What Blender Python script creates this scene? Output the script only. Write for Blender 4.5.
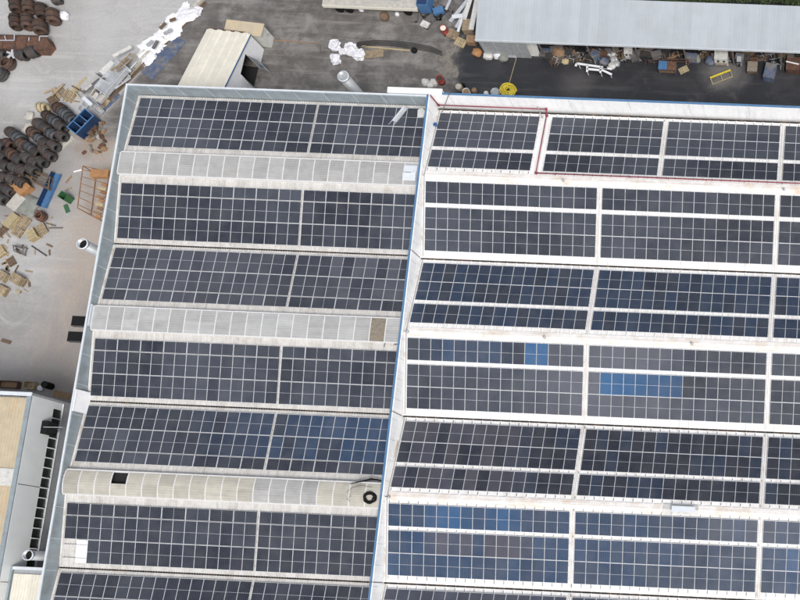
import bpy, bmesh, math, random
from mathutils import Vector, Matrix, Euler, noise
random.seed(7)
for o in list(bpy.data.objects): bpy.data.objects.remove(o)
SC = bpy.context.scene
COL = SC.collection
R = math.radians
# ------------------------------------------------------------------ camera
HV = 8.0                                   # height of the left hall's valley gutters above the yard
FPX, PPX, PPY = 850.0, 790.9, 484.5        # photo is an off-centre crop: principal point -> lens shift
CAM = Vector((40.352, -33.031, 80.587 + HV))
CR = Euler((0.14352, 0.00958, 0.04694), 'XYZ')
cd = bpy.data.cameras.new('camera'); cam = bpy.data.objects.new('camera', cd); COL.objects.link(cam)
cam.location = CAM; cam.rotation_euler = CR
cd.sensor_fit = 'HORIZONTAL'; cd.sensor_width = 36; cd.lens = FPX / 800 * 36
cd.shift_x = (400 - PPX) / 800; cd.shift_y = (PPY - 300) / 800
cd.clip_start = 1; cd.clip_end = 3000
SC.camera = cam
# ------------------------------------------------------------------ sky, sun, exposure
SUN_EL, SUN_AZ = 52, 145                   # azimuth clockwise from +y
w = bpy.data.worlds.new('World'); SC.world = w; w.use_nodes = True
nt = w.node_tree; nt.nodes.clear()
sky = nt.nodes.new('ShaderNodeTexSky'); sky.sky_type = 'NISHITA'; sky.sun_disc = False
sky.sun_elevation = R(SUN_EL); sky.sun_rotation = R(SUN_AZ); sky.dust_density = 4; sky.air_density = 1.0
hs = nt.nodes.new('ShaderNodeHueSaturation'); hs.inputs['Saturation'].default_value = 0.35
bg = nt.nodes.new('ShaderNodeBackground'); bg.inputs['Strength'].default_value = 0.14
wo = nt.nodes.new('ShaderNodeOutputWorld')
nt.links.new(sky.outputs[0], hs.inputs['Color']); nt.links.new(hs.outputs[0], bg.inputs['Color']); nt.links.new(bg.outputs[0], wo.inputs[0])
sd = bpy.data.lights.new('sun', 'SUN'); sd.energy = 1.5; sd.angle = R(20); sd.color = (1, .96, .91)
so = bpy.data.objects.new('sun', sd); COL.objects.link(so)
so.rotation_euler = Euler((R(90 - SUN_EL), 0, R(180 - SUN_AZ)), 'XYZ'); so.location = (0, -60, 120)
SC.view_settings.view_transform = 'Standard'; SC.view_settings.look = 'None'
SC.view_settings.gamma = 1; SC.view_settings.use_curve_mapping = False
SC.view_settings.exposure = 0.24

# ------------------------------------------------------------------ photo pixel -> place
CRM = CR.to_matrix()
def at(px, py, z=0.0):                     # where the ray through a photo pixel meets height z
    v = CRM @ Vector(((px - PPX) / FPX, -(py - PPY) / FPX, -1)); t = (z - CAM.z) / v.z
    return CAM + v * t
def to_px(p):
    q = CRM.transposed() @ (Vector(p) - CAM)
    return PPX + FPX * q.x / -q.z, PPY - FPX * q.y / -q.z

# ------------------------------------------------------------------ materials
MATS = {}
def N(t, ty, **k):
    n = t.nodes.new(ty)
    for a, b in k.items():
        if a in n.inputs: n.inputs[a].default_value = b
        else: setattr(n, a, b)
    return n
def mat(name, col, rough=.6, var=.12, scale=3.0, col2=None, thr=(.5, .62), dscale=.7, metal=0.0, bump=0.0, bscale=40, objvar=0.0, spec=.5, streak=None, band=0.0):
    """base colour + fine value noise + optional second colour (stains, rust) with a noise outline"""
    if name in MATS: return MATS[name]
    m = bpy.data.materials.new(name); m.use_nodes = True; t = m.node_tree; L = t.links.new
    b = t.nodes['Principled BSDF']; b.inputs['Roughness'].default_value = rough; b.inputs['Metallic'].default_value = metal
    b.inputs['Specular IOR Level'].default_value = spec
    tc = N(t, 'ShaderNodeNewGeometry')
    n1 = N(t, 'ShaderNodeTexNoise'); n1.inputs['Scale'].default_value = scale; n1.inputs['Detail'].default_value = 6
    L(tc.outputs['Position'], n1.inputs['Vector'])
    mr = N(t, 'ShaderNodeMapRange'); mr.inputs['From Min'].default_value = .3; mr.inputs['From Max'].default_value = .7
    mr.inputs['To Min'].default_value = 1 - var; mr.inputs['To Max'].default_value = 1 + var
    L(n1.outputs['Fac'], mr.inputs['Value'])
    rgb = N(t, 'ShaderNodeRGB'); rgb.outputs[0].default_value = (*col, 1)
    src = rgb.outputs[0]
    if col2:
        n2 = N(t, 'ShaderNodeTexNoise'); n2.inputs['Scale'].default_value = dscale; n2.inputs['Detail'].default_value = 8; n2.inputs['Roughness'].default_value = .65
        L(tc.outputs['Position'], n2.inputs['Vector'])
        m2 = N(t, 'ShaderNodeMapRange'); m2.inputs['From Min'].default_value = thr[0]; m2.inputs['From Max'].default_value = thr[1]
        L(n2.outputs['Fac'], m2.inputs['Value'])
        mx = N(t, 'ShaderNodeMix', data_type='RGBA'); L(m2.outputs[0], mx.inputs[0]); L(src, mx.inputs[6]); mx.inputs[7].default_value = (*col2, 1)
        src = mx.outputs[2]
    if streak:                              # (stretch vector, colour, amount): dirt carried down the fall of a sheet
        mp = N(t, 'ShaderNodeMapping'); mp.inputs['Scale'].default_value = streak[0]; L(tc.outputs['Position'], mp.inputs['Vector'])
        n5 = N(t, 'ShaderNodeTexNoise'); n5.inputs['Scale'].default_value = 1.0; n5.inputs['Detail'].default_value = 7; n5.inputs['Roughness'].default_value = .7; L(mp.outputs[0], n5.inputs['Vector'])
        m5 = N(t, 'ShaderNodeMapRange'); m5.inputs['From Min'].default_value = .48; m5.inputs['From Max'].default_value = .74; m5.inputs['To Max'].default_value = streak[2]; L(n5.outputs['Fac'], m5.inputs['Value'])
        x5 = N(t, 'ShaderNodeMix', data_type='RGBA'); L(m5.outputs[0], x5.inputs[0]); L(src, x5.inputs[6]); x5.inputs[7].default_value = (*streak[1], 1); src = x5.outputs[2]
    fac = mr.outputs[0]
    if band:
        wv = N(t, 'ShaderNodeTexWave', bands_direction='Y'); wv.inputs['Scale'].default_value = 1.3; wv.inputs['Distortion'].default_value = .4; L(tc.outputs['Position'], wv.inputs['Vector'])
        mb_ = N(t, 'ShaderNodeMapRange'); mb_.inputs['To Min'].default_value = 1 - band; mb_.inputs['To Max'].default_value = 1 + band; L(wv.outputs['Fac'], mb_.inputs['Value'])
        mm0 = N(t, 'ShaderNodeMath', operation='MULTIPLY'); L(fac, mm0.inputs[0]); L(mb_.outputs[0], mm0.inputs[1]); fac = mm0.outputs[0]
    if objvar:
        oi = N(t, 'ShaderNodeObjectInfo'); m3 = N(t, 'ShaderNodeMapRange'); m3.inputs['To Min'].default_value = 1 - objvar; m3.inputs['To Max'].default_value = 1 + objvar
        L(oi.outputs['Random'], m3.inputs['Value'])
        mm = N(t, 'ShaderNodeMath', operation='MULTIPLY'); L(fac, mm.inputs[0]); L(m3.outputs[0], mm.inputs[1]); fac = mm.outputs[0]
    vm = N(t, 'ShaderNodeVectorMath', operation='SCALE'); L(src, vm.inputs[0]); L(fac, vm.inputs['Scale'])
    L(vm.outputs[0], b.inputs['Base Color'])
    if bump:
        n4 = N(t, 'ShaderNodeTexNoise'); n4.inputs['Scale'].default_value = bscale; L(tc.outputs['Position'], n4.inputs['Vector'])
        bp = N(t, 'ShaderNodeBump'); bp.inputs['Strength'].default_value = bump; bp.inputs['Distance'].default_value = .03
        L(n4.outputs['Fac'], bp.inputs['Height']); L(bp.outputs[0], b.inputs['Normal'])
    MATS[name] = m
    return m
M_sheetL = mat('cream roof sheet', (.575, .565, .55), .55, .07, 2.5, (.43, .40, .36), (.52, .80), .9, objvar=.06, streak=((3.0, .25, .25), (.33, .30, .26), .55))
M_sheetR = mat('white roof sheet', (.84, .835, .83), .5, .05, 2.0, (.66, .58, .51), (.58, .85), .45, objvar=.04, streak=((2.6, .22, .22), (.56, .50, .45), .6))
M_ridgeR = mat('stained ridge flashing', (.82, .81, .79), .55, .06, 2.0, (.62, .47, .35), (.46, .80), .7, streak=((.25, 6.0, 6.0), (.50, .36, .26), .65))
M_gutter = mat('dark valley gutter', (.07, .065, .06), .7, .3, 3, (.20, .14, .10), (.5, .6), 1.2)
M_edge = mat('gutter edge flashing', (.66, .65, .63), .5, .08, 3, (.42, .33, .26), (.5, .7), .6)
M_greyp = mat('blue grey parapet sheet', (.27, .32, .35), .5, .10, 1.2, (.24, .26, .27), (.5, .72), .8, streak=((2.0, 2.0, .3), (.20, .20, .19), .5))
M_capw = mat('pale parapet capping', (.62, .66, .70), .45, .06, 2)
M_whitep = mat('white parapet sheet', (.88, .89, .90), .45, .04, 2, (.70, .70, .70), (.58, .8), .7, streak=((2.5, 2.5, .3), (.60, .60, .60), .5))
M_blue = mat('blue parapet capping', (.085, .185, .33), .5, .1, 2)
M_wall = mat('hall wall render', (.45, .45, .44), .8, .1, 1.0)
M_maroon = mat('maroon pipe paint', (.23, .045, .065), .5, .15, 2)
M_skyA = mat('grey translucent sheet', (.375, .375, .372), .65, .07, 1.5, (.30, .295, .29), (.55, .75), 1.0, objvar=.11, band=.05, streak=((.3, 2.5, 2.5), (.25, .24, .23), .5))
M_skyB = mat('pale grey translucent sheet', (.40, .405, .405), .65, .07, 1.5, (.32, .315, .31), (.58, .78), 1.0, objvar=.11, band=.05, streak=((.3, 2.5, 2.5), (.25, .24, .23), .5))
M_skyC = mat('cream translucent sheet', (.43, .41, .355), .65, .07, 1.5, (.36, .335, .285), (.55, .75), 1.0, objvar=.11, band=.05, streak=((.3, 2.5, 2.5), (.25, .24, .23), .5))
M_batten = mat('white batten', (.66, .66, .66), .5, .06, 3)
M_brownsh = mat('weathered brown sheet', (.22, .19, .15), .8, .2, 4)
M_dark = mat('dark void', (.012, .012, .013), .9, .1)  # near black, for black parts and painted-in shade of hollows
M_alu = mat('aluminium rail', (.55, .56, .57), .4, .05, 3, metal=.6)
M_clamp = mat('dark clamp', (.13, .12, .12), .7, .1)
M_white = mat('white coated sheet', (.78, .79, .81), .5, .05)
M_offw = mat('off white metal', (.58, .58, .56), .55, .1, 3, (.36, .32, .27), (.55, .7), 2)
M_greym = mat('galvanised metal', (.42, .44, .46), .45, .12, 4, metal=.3)
M_steel = mat('pale steel', (.55, .57, .60), .4, .12, 4, metal=.3)
M_rust = mat('rusty steel', (.085, .048, .035), .85, .3, 5, (.14, .062, .036), (.45, .62), 2.2, bump=.3, objvar=.25)
M_rusto = mat('orange tan rust', (.26, .135, .07), .85, .25, 5, (.16, .085, .05), (.5, .66), 2.0)
M_coilr = mat('rust brown coil', (.055, .037, .030), .85, .3, 9, (.10, .050, .032), (.48, .62), 1.6, bump=.5, bscale=14, objvar=.3)
M_coild = mat('dark grey coil', (.036, .036, .038), .7, .3, 9, (.07, .052, .044), (.52, .66), 1.4, bump=.5, bscale=14, objvar=.3)
M_coilg = mat('slate grey coil', (.075, .083, .095), .65, .25, 9, (.05, .043, .04), (.52, .66), 1.4, bump=.5, bscale=14, objvar=.25)
M_wood = mat('weathered pallet wood', (.33, .26, .17), .85, .25, 6, (.20, .16, .12), (.5, .66), 2.5, objvar=.22)
M_woody = mat('fresh yellow wood', (.40, .33, .20), .85, .2, 6, objvar=.15)
M_woodd = mat('dark timber', (.14, .095, .06), .85, .25, 6, objvar=.2)
M_cbrd = mat('brown board', (.27, .17, .10), .85, .2, 4)
M_bluepl = mat('blue painted steel', (.014, .040, .105), .5, .2, 3, (.010, .022, .055), (.5, .7), 1.5)
M_bluel = mat('light blue paint', (.065, .16, .32), .55, .15, 3)
M_bluef = mat('faded blue tarp', (.075, .105, .18), .8, .2, 2, (.17, .165, .165), (.46, .60), .9)
M_orange = mat('faded orange', (.37, .19, .08), .75, .18, 3, (.28, .15, .07), (.5, .66), 1.5)
M_green = mat('green plastic', (.035, .115, .045), .6, .15, 3)
M_yellow = mat('yellow plastic hose', (.62, .50, .05), .5, .12, 4)
M_red = mat('dull red paint', (.32, .07, .06), .6, .2, 4)
M_black = mat('black rubber', (.012, .012, .013), .8, .2, 5, spec=.15)
M_tarp = mat('grey green tarp', (.21, .22, .20), .75, .15, 3)
M_bag = mat('white woven bag', (.70, .70, .74), .75, .12, 4, (.45, .45, .48), (.54, .7), 2.5)
M_foam = mat('white film sheet', (.80, .81, .83), .55, .05, 3)
M_shed = mat('pale grey shed sheet', (.42, .455, .49), .5, .03, .8, (.39, .42, .45), (.5, .7), .25, objvar=.05, streak=((1.8, .2, .2), (.33, .34, .35), .35))
M_cream = mat('cream corrugated roof', (.50, .43, .31), .6, .08, 1.2, (.50, .38, .24), (.5, .72), .5, objvar=.06)
M_creamw = mat('ivory corrugated roof', (.72, .69, .60), .55, .06, 1.2, objvar=.04)
M_pale = mat('pale wall sheet', (.76, .78, .78), .55, .05, .8, (.68, .70, .70), (.5, .75), .4)
M_glass = mat('dark window glass', (.02, .025, .022), .25, .2, 3)
M_conc = mat('pale concrete kerb', (.44, .42, .38), .85, .15, 3)
M_dirt = mat('tan dirt', (.19, .175, .155), .95, .25, 5, (.12, .11, .10), (.5, .65), 1.5)
M_leaf = mat('shrub leaf', (.055, .085, .03), .7, .3, 4, objvar=.2)
M_bark = mat('bark', (.10, .08, .06), .9, .2, 5)

def panel_mat():
    m = bpy.data.materials.new('solar cells under glass'); m.use_nodes = True; t = m.node_tree; L = t.links.new
    b = t.nodes['Principled BSDF']; b.inputs['Roughness'].default_value = .32; b.inputs['IOR'].default_value = 1.45
    oi = N(t, 'ShaderNodeObjectInfo'); tc = N(t, 'ShaderNodeTexCoord'); sx = N(t, 'ShaderNodeSeparateXYZ'); L(tc.outputs['Object'], sx.inputs[0])
    def lines(sock, pitch, wid):
        a = N(t, 'ShaderNodeMath', operation='MULTIPLY'); a.inputs[1].default_value = 1 / pitch; L(sock, a.inputs[0])
        f = N(t, 'ShaderNodeMath', operation='FRACT'); L(a.outputs[0], f.inputs[0])
        c = N(t, 'ShaderNodeMath', operation='LESS_THAN'); c.inputs[1].default_value = wid; L(f.outputs[0], c.inputs[0]); return c.outputs[0]
    l1 = lines(sx.outputs[0], .188, .22); l2 = lines(sx.outputs[1], .182, .05)
    ad = N(t, 'ShaderNodeMath', operation='MAXIMUM'); L(l1, ad.inputs[0]); L(l2, ad.inputs[1])
    sc = N(t, 'ShaderNodeMath', operation='MULTIPLY'); sc.inputs[1].default_value = .17; L(ad.outputs[0], sc.inputs[0])
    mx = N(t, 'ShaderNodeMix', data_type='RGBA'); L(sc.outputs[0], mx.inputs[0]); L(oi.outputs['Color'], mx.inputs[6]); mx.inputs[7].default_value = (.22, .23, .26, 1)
    n1 = N(t, 'ShaderNodeTexNoise'); n1.inputs['Scale'].default_value = .55; n1.inputs['Detail'].default_value = 7; n1.inputs['Roughness'].default_value = .65
    g = N(t, 'ShaderNodeNewGeometry'); L(g.outputs['Position'], n1.inputs['Vector'])
    dm = N(t, 'ShaderNodeMapRange'); dm.inputs['From Min'].default_value = .38; dm.inputs['From Max'].default_value = .75; dm.inputs['To Max'].default_value = .13
    L(n1.outputs['Fac'], dm.inputs['Value'])
    m2 = N(t, 'ShaderNodeMix', data_type='RGBA'); L(dm.outputs[0], m2.inputs[0]); L(mx.outputs[2], m2.inputs[6]); m2.inputs[7].default_value = (.26, .26, .27, 1)  # pale dust blotches that also paint in uneven cloud sheen
    L(m2.outputs[2], b.inputs['Base Color'])
    rr = N(t, 'ShaderNodeMapRange'); rr.inputs['To Min'].default_value = .22; rr.inputs['To Max'].default_value = .42; L(n1.outputs['Fac'], rr.inputs['Value']); L(rr.outputs[0], b.inputs['Roughness'])
    return m
M_cell = panel_mat()
M_frame = mat('panel frame', (.60, .615, .64), .45, .06, 3, (.36, .365, .38), (.55, .75), 1.2, objvar=.06)

# ------------------------------------------------------------------ mesh helpers
class MB:
    def __init__(s): s.v = []; s.f = []; s.m = []
    def add(s, vs, fs, mi=0):
        o = len(s.v); s.v += [tuple(v) for v in vs]
        for f in fs: s.f.append([i + o for i in f]); s.m.append(mi)
        return s
    def box(s, c, d, M=None, mi=0):
        x, y, z = d[0] / 2, d[1] / 2, d[2] / 2
        vs = [Vector((a * x, b * y, e * z)) for e in (-1, 1) for a, b in ((-1, -1), (1, -1), (1, 1), (-1, 1))]
        if M is not None: vs = [M @ v for v in vs]
        vs = [v + Vector(c) for v in vs]
        return s.add(vs, [(3, 2, 1, 0), (4, 5, 6, 7), (0, 1, 5, 4), (1, 2, 6, 5), (2, 3, 7, 6), (3, 0, 4, 7)], mi)
    def span(s, x0, x1, y0, y1, z0, z1, mi=0):
        return s.box(((x0 + x1) / 2, (y0 + y1) / 2, (z0 + z1) / 2), (x1 - x0, y1 - y0, z1 - z0), None, mi)
    def bar(s, a, b, w, h=None, mi=0):
        a = Vector(a); b = Vector(b); d = b - a; h = h or w
        up = Vector((0, 0, 1)) if abs(d.normalized().z) < .95 else Vector((1, 0, 0))
        sx = d.cross(up).normalized() * w / 2; sy = sx.cross(d).normalized() * h / 2
        vs = [p + i * sx + j * sy for p in (a, b) for i, j in ((-1, -1), (1, -1), (1, 1), (-1, 1))]
        return s.add(vs, [(0, 1, 2, 3), (7, 6, 5, 4), (4, 5, 1, 0), (5, 6, 2, 1), (6, 7, 3, 2), (7, 4, 0, 3)], mi)
    def tube(s, pts, r, n=8, mi=0, caps=True):
        pts = [Vector(p) for p in pts]; rs = r if isinstance(r, (list, tuple)) else [r] * len(pts); o = len(s.v); prev = None
        for i, p in enumerate(pts):
            d = (pts[min(i + 1, len(pts) - 1)] - pts[max(i - 1, 0)]).normalized()
            if prev is None: a = d.orthogonal().normalized()
            else: a = (prev - d * prev.dot(d)).normalized()
            prev = a; b = d.cross(a)
            for k in range(n):
                t = 2 * math.pi * k / n; s.v.append(tuple(p + (a * math.cos(t) + b * math.sin(t)) * rs[i]))
        for i in range(len(pts) - 1):
            for k in range(n):
                s.f.append([o + i * n + k, o + i * n + (k + 1) % n, o + (i + 1) * n + (k + 1) % n, o + (i + 1) * n + k]); s.m.append(mi)
        if caps:
            s.f.append([o + k for k in range(n)][::-1]); s.m.append(mi); e = o + (len(pts) - 1) * n
            s.f.append([e + k for k in range(n)]); s.m.append(mi)
        return s
    def lathe(s, prof, n=16, mi=0, axis='z', closed=False):
        o = len(s.v); P = len(prof)
        for r, h in prof:
            for k in range(n):
                t = 2 * math.pi * k / n; c, q = r * math.cos(t), r * math.sin(t)
                s.v.append((c, q, h) if axis == 'z' else (h, c, q))
        for i in range(P if closed else P - 1):
            j = (i + 1) % P
            for k in range(n):
                s.f.append([o + i * n + k, o + i * n + (k + 1) % n, o + j * n + (k + 1) % n, o + j * n + k]); s.m.append(mi)
        return s
    def mesh(s, name, mats, smooth=False):
        me = bpy.data.meshes.new(name); me.from_pydata(s.v, [], s.f)
        for m in (mats if isinstance(mats, (list, tuple)) else [mats]): me.materials.append(m)
        me.polygons.foreach_set('material_index', s.m)
        if smooth: me.polygons.foreach_set('use_smooth', [True] * len(s.f))
        bm = bmesh.new(); bm.from_mesh(me); bmesh.ops.recalc_face_normals(bm, faces=bm.faces); bm.to_mesh(me); bm.free()
        me.update(); return me
W = {}
def node(name, me=None, M=None, parent=None):
    o = bpy.data.objects.new(name, me); COL.objects.link(o); M = M if M is not None else (W[parent.name].copy() if parent else Matrix())
    W[o.name] = M
    if parent is not None:
        o.parent = parent; o.matrix_basis = W[parent.name].inverted() @ M
    else: o.matrix_basis = M
    return o
def tag(o, label=None, cat=None, group=None, kind=None):
    if label: o['label'] = label
    if cat: o['category'] = cat
    if group: o['group'] = group
    if kind: o['kind'] = kind
    return o
def T(p, yaw=0, z=None):
    p = Vector(p)
    if z is not None: p = Vector((p.x, p.y, z))
    return Matrix.Translation(p) @ Matrix.Rotation(yaw, 4, 'Z')
def dirpx(a, b, z=0.0):                    # two photo pixels on height z -> mid point, yaw, length
    A, B = at(*a, z), at(*b, z); d = B - A
    return (A + B) / 2, math.atan2(d.y, d.x), d.length
def thing(name, mb, mats, M, label, cat, group=None, smooth=False):
    o = node(name, mb.mesh(name, mats, smooth) if mb else None, M); return tag(o, label, cat, group)
def part(name, mb, mats, parent, smooth=False, M=None): # mesh given in the parent's own space
    return node(name, mb.mesh(name, mats, smooth), (W[parent.name] @ M) if M is not None else None, parent)

# ------------------------------------------------------------------ ground
def ground():
    mb = MB(); n = 40; S = 900
    mb.add([(-S, -S, 0), (S, -S, 0), (S, S, 0), (-S, S, 0)], [(0, 1, 2, 3)])
    m = bpy.data.materials.new('yard surface'); m.use_nodes = True; t = m.node_tree; L = t.links.new; b = t.nodes['Principled BSDF']
    g = N(t, 'ShaderNodeNewGeometry'); P = g.outputs['Position']; sp = N(t, 'ShaderNodeSeparateXYZ'); L(P, sp.inputs[0])
    def noi(s, d=6, ro=.6, dist=0.0):
        q = N(t, 'ShaderNodeTexNoise'); q.inputs['Scale'].default_value = s; q.inputs['Detail'].default_value = d; q.inputs['Roughness'].default_value = ro; q.inputs['Distortion'].default_value = dist; L(P, q.inputs['Vector']); return q.outputs['Fac']
    def mth(op, a, bb, c=None):
        q = N(t, 'ShaderNodeMath', operation=op)
        for i, v in enumerate((a, bb, c)):
            if v is None: continue
            if isinstance(v, (int, float)): q.inputs[i].default_value = v
            else: L(v, q.inputs[i])
        return q.outputs[0]
    def rng(v, a, bb, c=0., d=1.):
        q = N(t, 'ShaderNodeMapRange'); q.interpolation_type = 'SMOOTHSTEP'
        for nme, x in (('From Min', a), ('From Max', bb), ('To Min', c), ('To Max', d)): q.inputs[nme].default_value = x
        L(v, q.inputs['Value']); return q.outputs[0]
    def mix(f, a, bb):
        q = N(t, 'ShaderNodeMix', data_type='RGBA')
        for i, v in ((0, f), (6, a), (7, bb)):
            if isinstance(v, tuple): q.inputs[i].default_value = (*v, 1)
            elif isinstance(v, float): q.inputs[i].default_value = v
            else: L(v, q.inputs[i])
        return q.outputs[2]
    X, Y = sp.outputs[0], sp.outputs[1]
    n_big, n_mid, n_fine, n_st = noi(.09), noi(.45, 8, .68), noi(4, 4), noi(.22, 9, .7, 1.2)
    # dusty pale concrete of the left yard
    c = mix(rng(n_big, .40, .62), (.41, .41, .41), (.34, .335, .33))
    c = mix(rng(n_st, .53, .70), c, (.45, .445, .435))
    c = mix(rng(n_mid, .55, .76, 0, .45), c, (.28, .27, .255))
    def stretched(ang, sx_, sy_, scale, det=5):
        mp = N(t, 'ShaderNodeMapping'); mp.inputs['Rotation'].default_value = (0, 0, ang); mp.inputs['Scale'].default_value = (sx_, sy_, 1); L(P, mp.inputs['Vector'])
        q = N(t, 'ShaderNodeTexNoise'); q.inputs['Scale'].default_value = scale; q.inputs['Detail'].default_value = det; q.inputs['Roughness'].default_value = .62; L(mp.outputs[0], q.inputs['Vector']); return q.outputs['Fac']
    st1 = stretched(-.72, .07, 1, .9); st2 = stretched(-.55, .12, 1, 2.4)
    c = mix(rng(st1, .50, .66, 0, .55), c, (.475, .472, .465)); c = mix(rng(st2, .55, .72, 0, .35), c, (.30, .29, .28))
    vo = N(t, 'ShaderNodeTexVoronoi', feature='DISTANCE_TO_EDGE'); vo.inputs['Scale'].default_value = .16
    dn = N(t, 'ShaderNodeVectorMath', operation='ADD'); nn_ = N(t, 'ShaderNodeTexNoise'); nn_.inputs['Scale'].default_value = .6; nn_.inputs['Detail'].default_value = 6; L(P, nn_.inputs['Vector'])
    ns = N(t, 'ShaderNodeVectorMath', operation='SCALE'); ns.inputs['Scale'].default_value = 2.2; L(nn_.outputs['Color'], ns.inputs[0]); L(P, dn.inputs[0]); L(ns.outputs[0], dn.inputs[1]); L(dn.outputs[0], vo.inputs['Vector'])
    c = mix(rng(vo.outputs['Distance'], .010, .003, 0, .16), c, (.20, .19, .18))
    # beige dust beside the hall
    A0 = at(60, 160); B0 = at(100, 280)
    d1 = mth('ADD', mth('MULTIPLY', X, .5), mth('MULTIPLY', n_big, 16))
    beige = mth('MULTIPLY', rng(mth('ADD', X, mth('MULTIPLY', n_st, 14)), -39, -32), rng(mth('ADD', Y, mth('MULTIPLY', n_mid, 6)), 21, 15))
    c = mix(mth('MULTIPLY', beige, .85), c, (.37, .315, .27))
    def spot(p, r0, r1):
        q = N(t, 'ShaderNodeVectorMath', operation='DISTANCE'); L(P, q.inputs[0]); q.inputs[1].default_value = (p.x, p.y, 0); return rng(mth('ADD', q.outputs['Value'], mth('MULTIPLY', n_st, 6)), r1 + 3, r0 + 3)
    c = mix(mth('MULTIPLY', spot(at(22, 170), 3, 10), .55), c, (.15, .135, .125))
    c = mix(mth('MULTIPLY', spot(at(95, 137), .5, 3.5), .7), c, (.24, .17, .115))
    # greyer, darker ground in front of the small house
    low = rng(mth('ADD', Y, mth('MULTIPLY', n_st, 20)), 12, 0)
    c = mix(mth('MULTIPLY', low, .65), c, (.205, .192, .187))
    c = mix(mth('MULTIPLY', low, rng(n_mid, .52, .68, 0, .55)), c, (.33, .31, .295))
    # strip beyond the boundary rail, stained brown grey
    f0, f1 = at(203, 0), at(62, 160); dv = (f1 - f0); nrm = Vector((-dv.y, dv.x, 0)).normalized()
    if nrm.x < 0: nrm = -nrm
    side = mth('ADD', mth('ADD', mth('MULTIPLY', X, nrm.x), mth('MULTIPLY', Y, nrm.y)), -nrm.dot(f0))
    north = rng(Y, 15.0, 16.5)
    strip = mth('MULTIPLY', rng(side, -.3, .5), north)
    br = mix(rng(n_st, .36, .66), (.118, .110, .105), (.235, .224, .214))
    br = mix(rng(n_mid, .42, .62, 0, .8), br, (.088, .082, .078))
    st3 = stretched(.12, .10, 1, 1.1, 7); br = mix(rng(st3, .50, .66, 0, .6), br, (.25, .238, .225)); br = mix(rng(st3, .46, .34, 0, .6), br, (.085, .078, .072))
    c = mix(strip, c, br)
    # wet dark asphalt lane in front of the long shed
    xe = at(452, 75).x
    lane = mth('MULTIPLY', rng(mth('ADD', X, mth('MULTIPLY', n_mid, 5.5)), xe + 1.6, xe + 4.2), rng(mth('ADD', Y, mth('MULTIPLY', n_st, 6)), 14, 16))
    lane = mth('MULTIPLY', lane, rng(mth('ADD', mth('MULTIPLY', X, .28), mth('MULTIPLY', -1.0 if False else Y, 1)), 200, 60))
    asp = mix(rng(n_st, .45, .68), (.024, .025, .030), (.040, .040, .044))
    asp = mix(rng(n_mid, .57, .75, 0, .7), asp, (.10, .095, .09))
    st4 = stretched(.03, .08, 1, .9, 7); asp = mix(rng(st4, .52, .68, 0, .5), asp, (.075, .073, .075))
    asp = mix(mth('MULTIPLY', spot(at(722, 71), .2, 3.6), .75), asp, (.19, .18, .17))
    asp = mix(mth('MULTIPLY', spot(at(575, 85), .2, 3.0), .45), asp, (.13, .12, .115))
    c = mix(lane, c, asp)
    sc = N(t, 'ShaderNodeVectorMath', operation='SCALE'); L(c, sc.inputs[0]); L(rng(n_fine, .25, .75, .94, 1.06), sc.inputs['Scale'])
    L(sc.outputs[0], b.inputs['Base Color'])
    ro = mth('SUBTRACT', .88, mth('MULTIPLY', lane, .35)); L(ro, b.inputs['Roughness'])
    bp = N(t, 'ShaderNodeBump'); bp.inputs['Strength'].default_value = .25; bp.inputs['Distance'].default_value = .05; L(n_fine, bp.inputs['Height']); L(bp.outputs[0], b.inputs['Normal'])
    o = node('ground', mb.mesh('ground', m)); o['kind'] = 'structure'
ground()

# ------------------------------------------------------------------ factory halls
P = 16.29; THL, THR = .10243, .20548; ZL, ZR = HV, HV - .615
XW, XD0, XD1, XE = -30.36, .38, .60, 58.0          # inner face of the outer parapet, divider wall, far end
YB, YBR, YS = 16.30, 16.62, -48.87                  # back walls, south end
def slope_frame(k, s, th, z, lift=0.0):            # u along ridge, v up the slope, n outward; origin on the valley line
    u = Vector((s, 0, 0)); v = Vector((0, s * math.cos(th), math.sin(th))); n = u.cross(v)
    o = Vector((0, -k * P, z)) + n * lift
    return Matrix(((u.x, v.x, n.x, o.x), (u.y, v.y, n.y, o.y), (u.z, v.z, n.z, o.z), (0, 0, 0, 1)))
def corr(width, length, pitch, top, h, thick=.0):
    """corrugated sheet: u 0..width, v 0..length, ribs along v"""
    mb = MB(); xs = []; n = max(1, round(width / pitch)); pc = width / n
    for i in range(n):
        x = i * pc; a = (pc - top) / 2
        xs += [(x, 0), (x + a * .8, 0), (x + a, h), (x + a + top, h), (x + a * 1.2 + top, 0)]
    xs.append((width, 0))
    vs = [(x, y, z) for y in (0, length) for x, z in xs]; m = len(xs)
    mb.add(vs, [(i, i + 1, m + i + 1, m + i) for i in range(m - 1)])
    return mb
SLEN = P / 2
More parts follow.
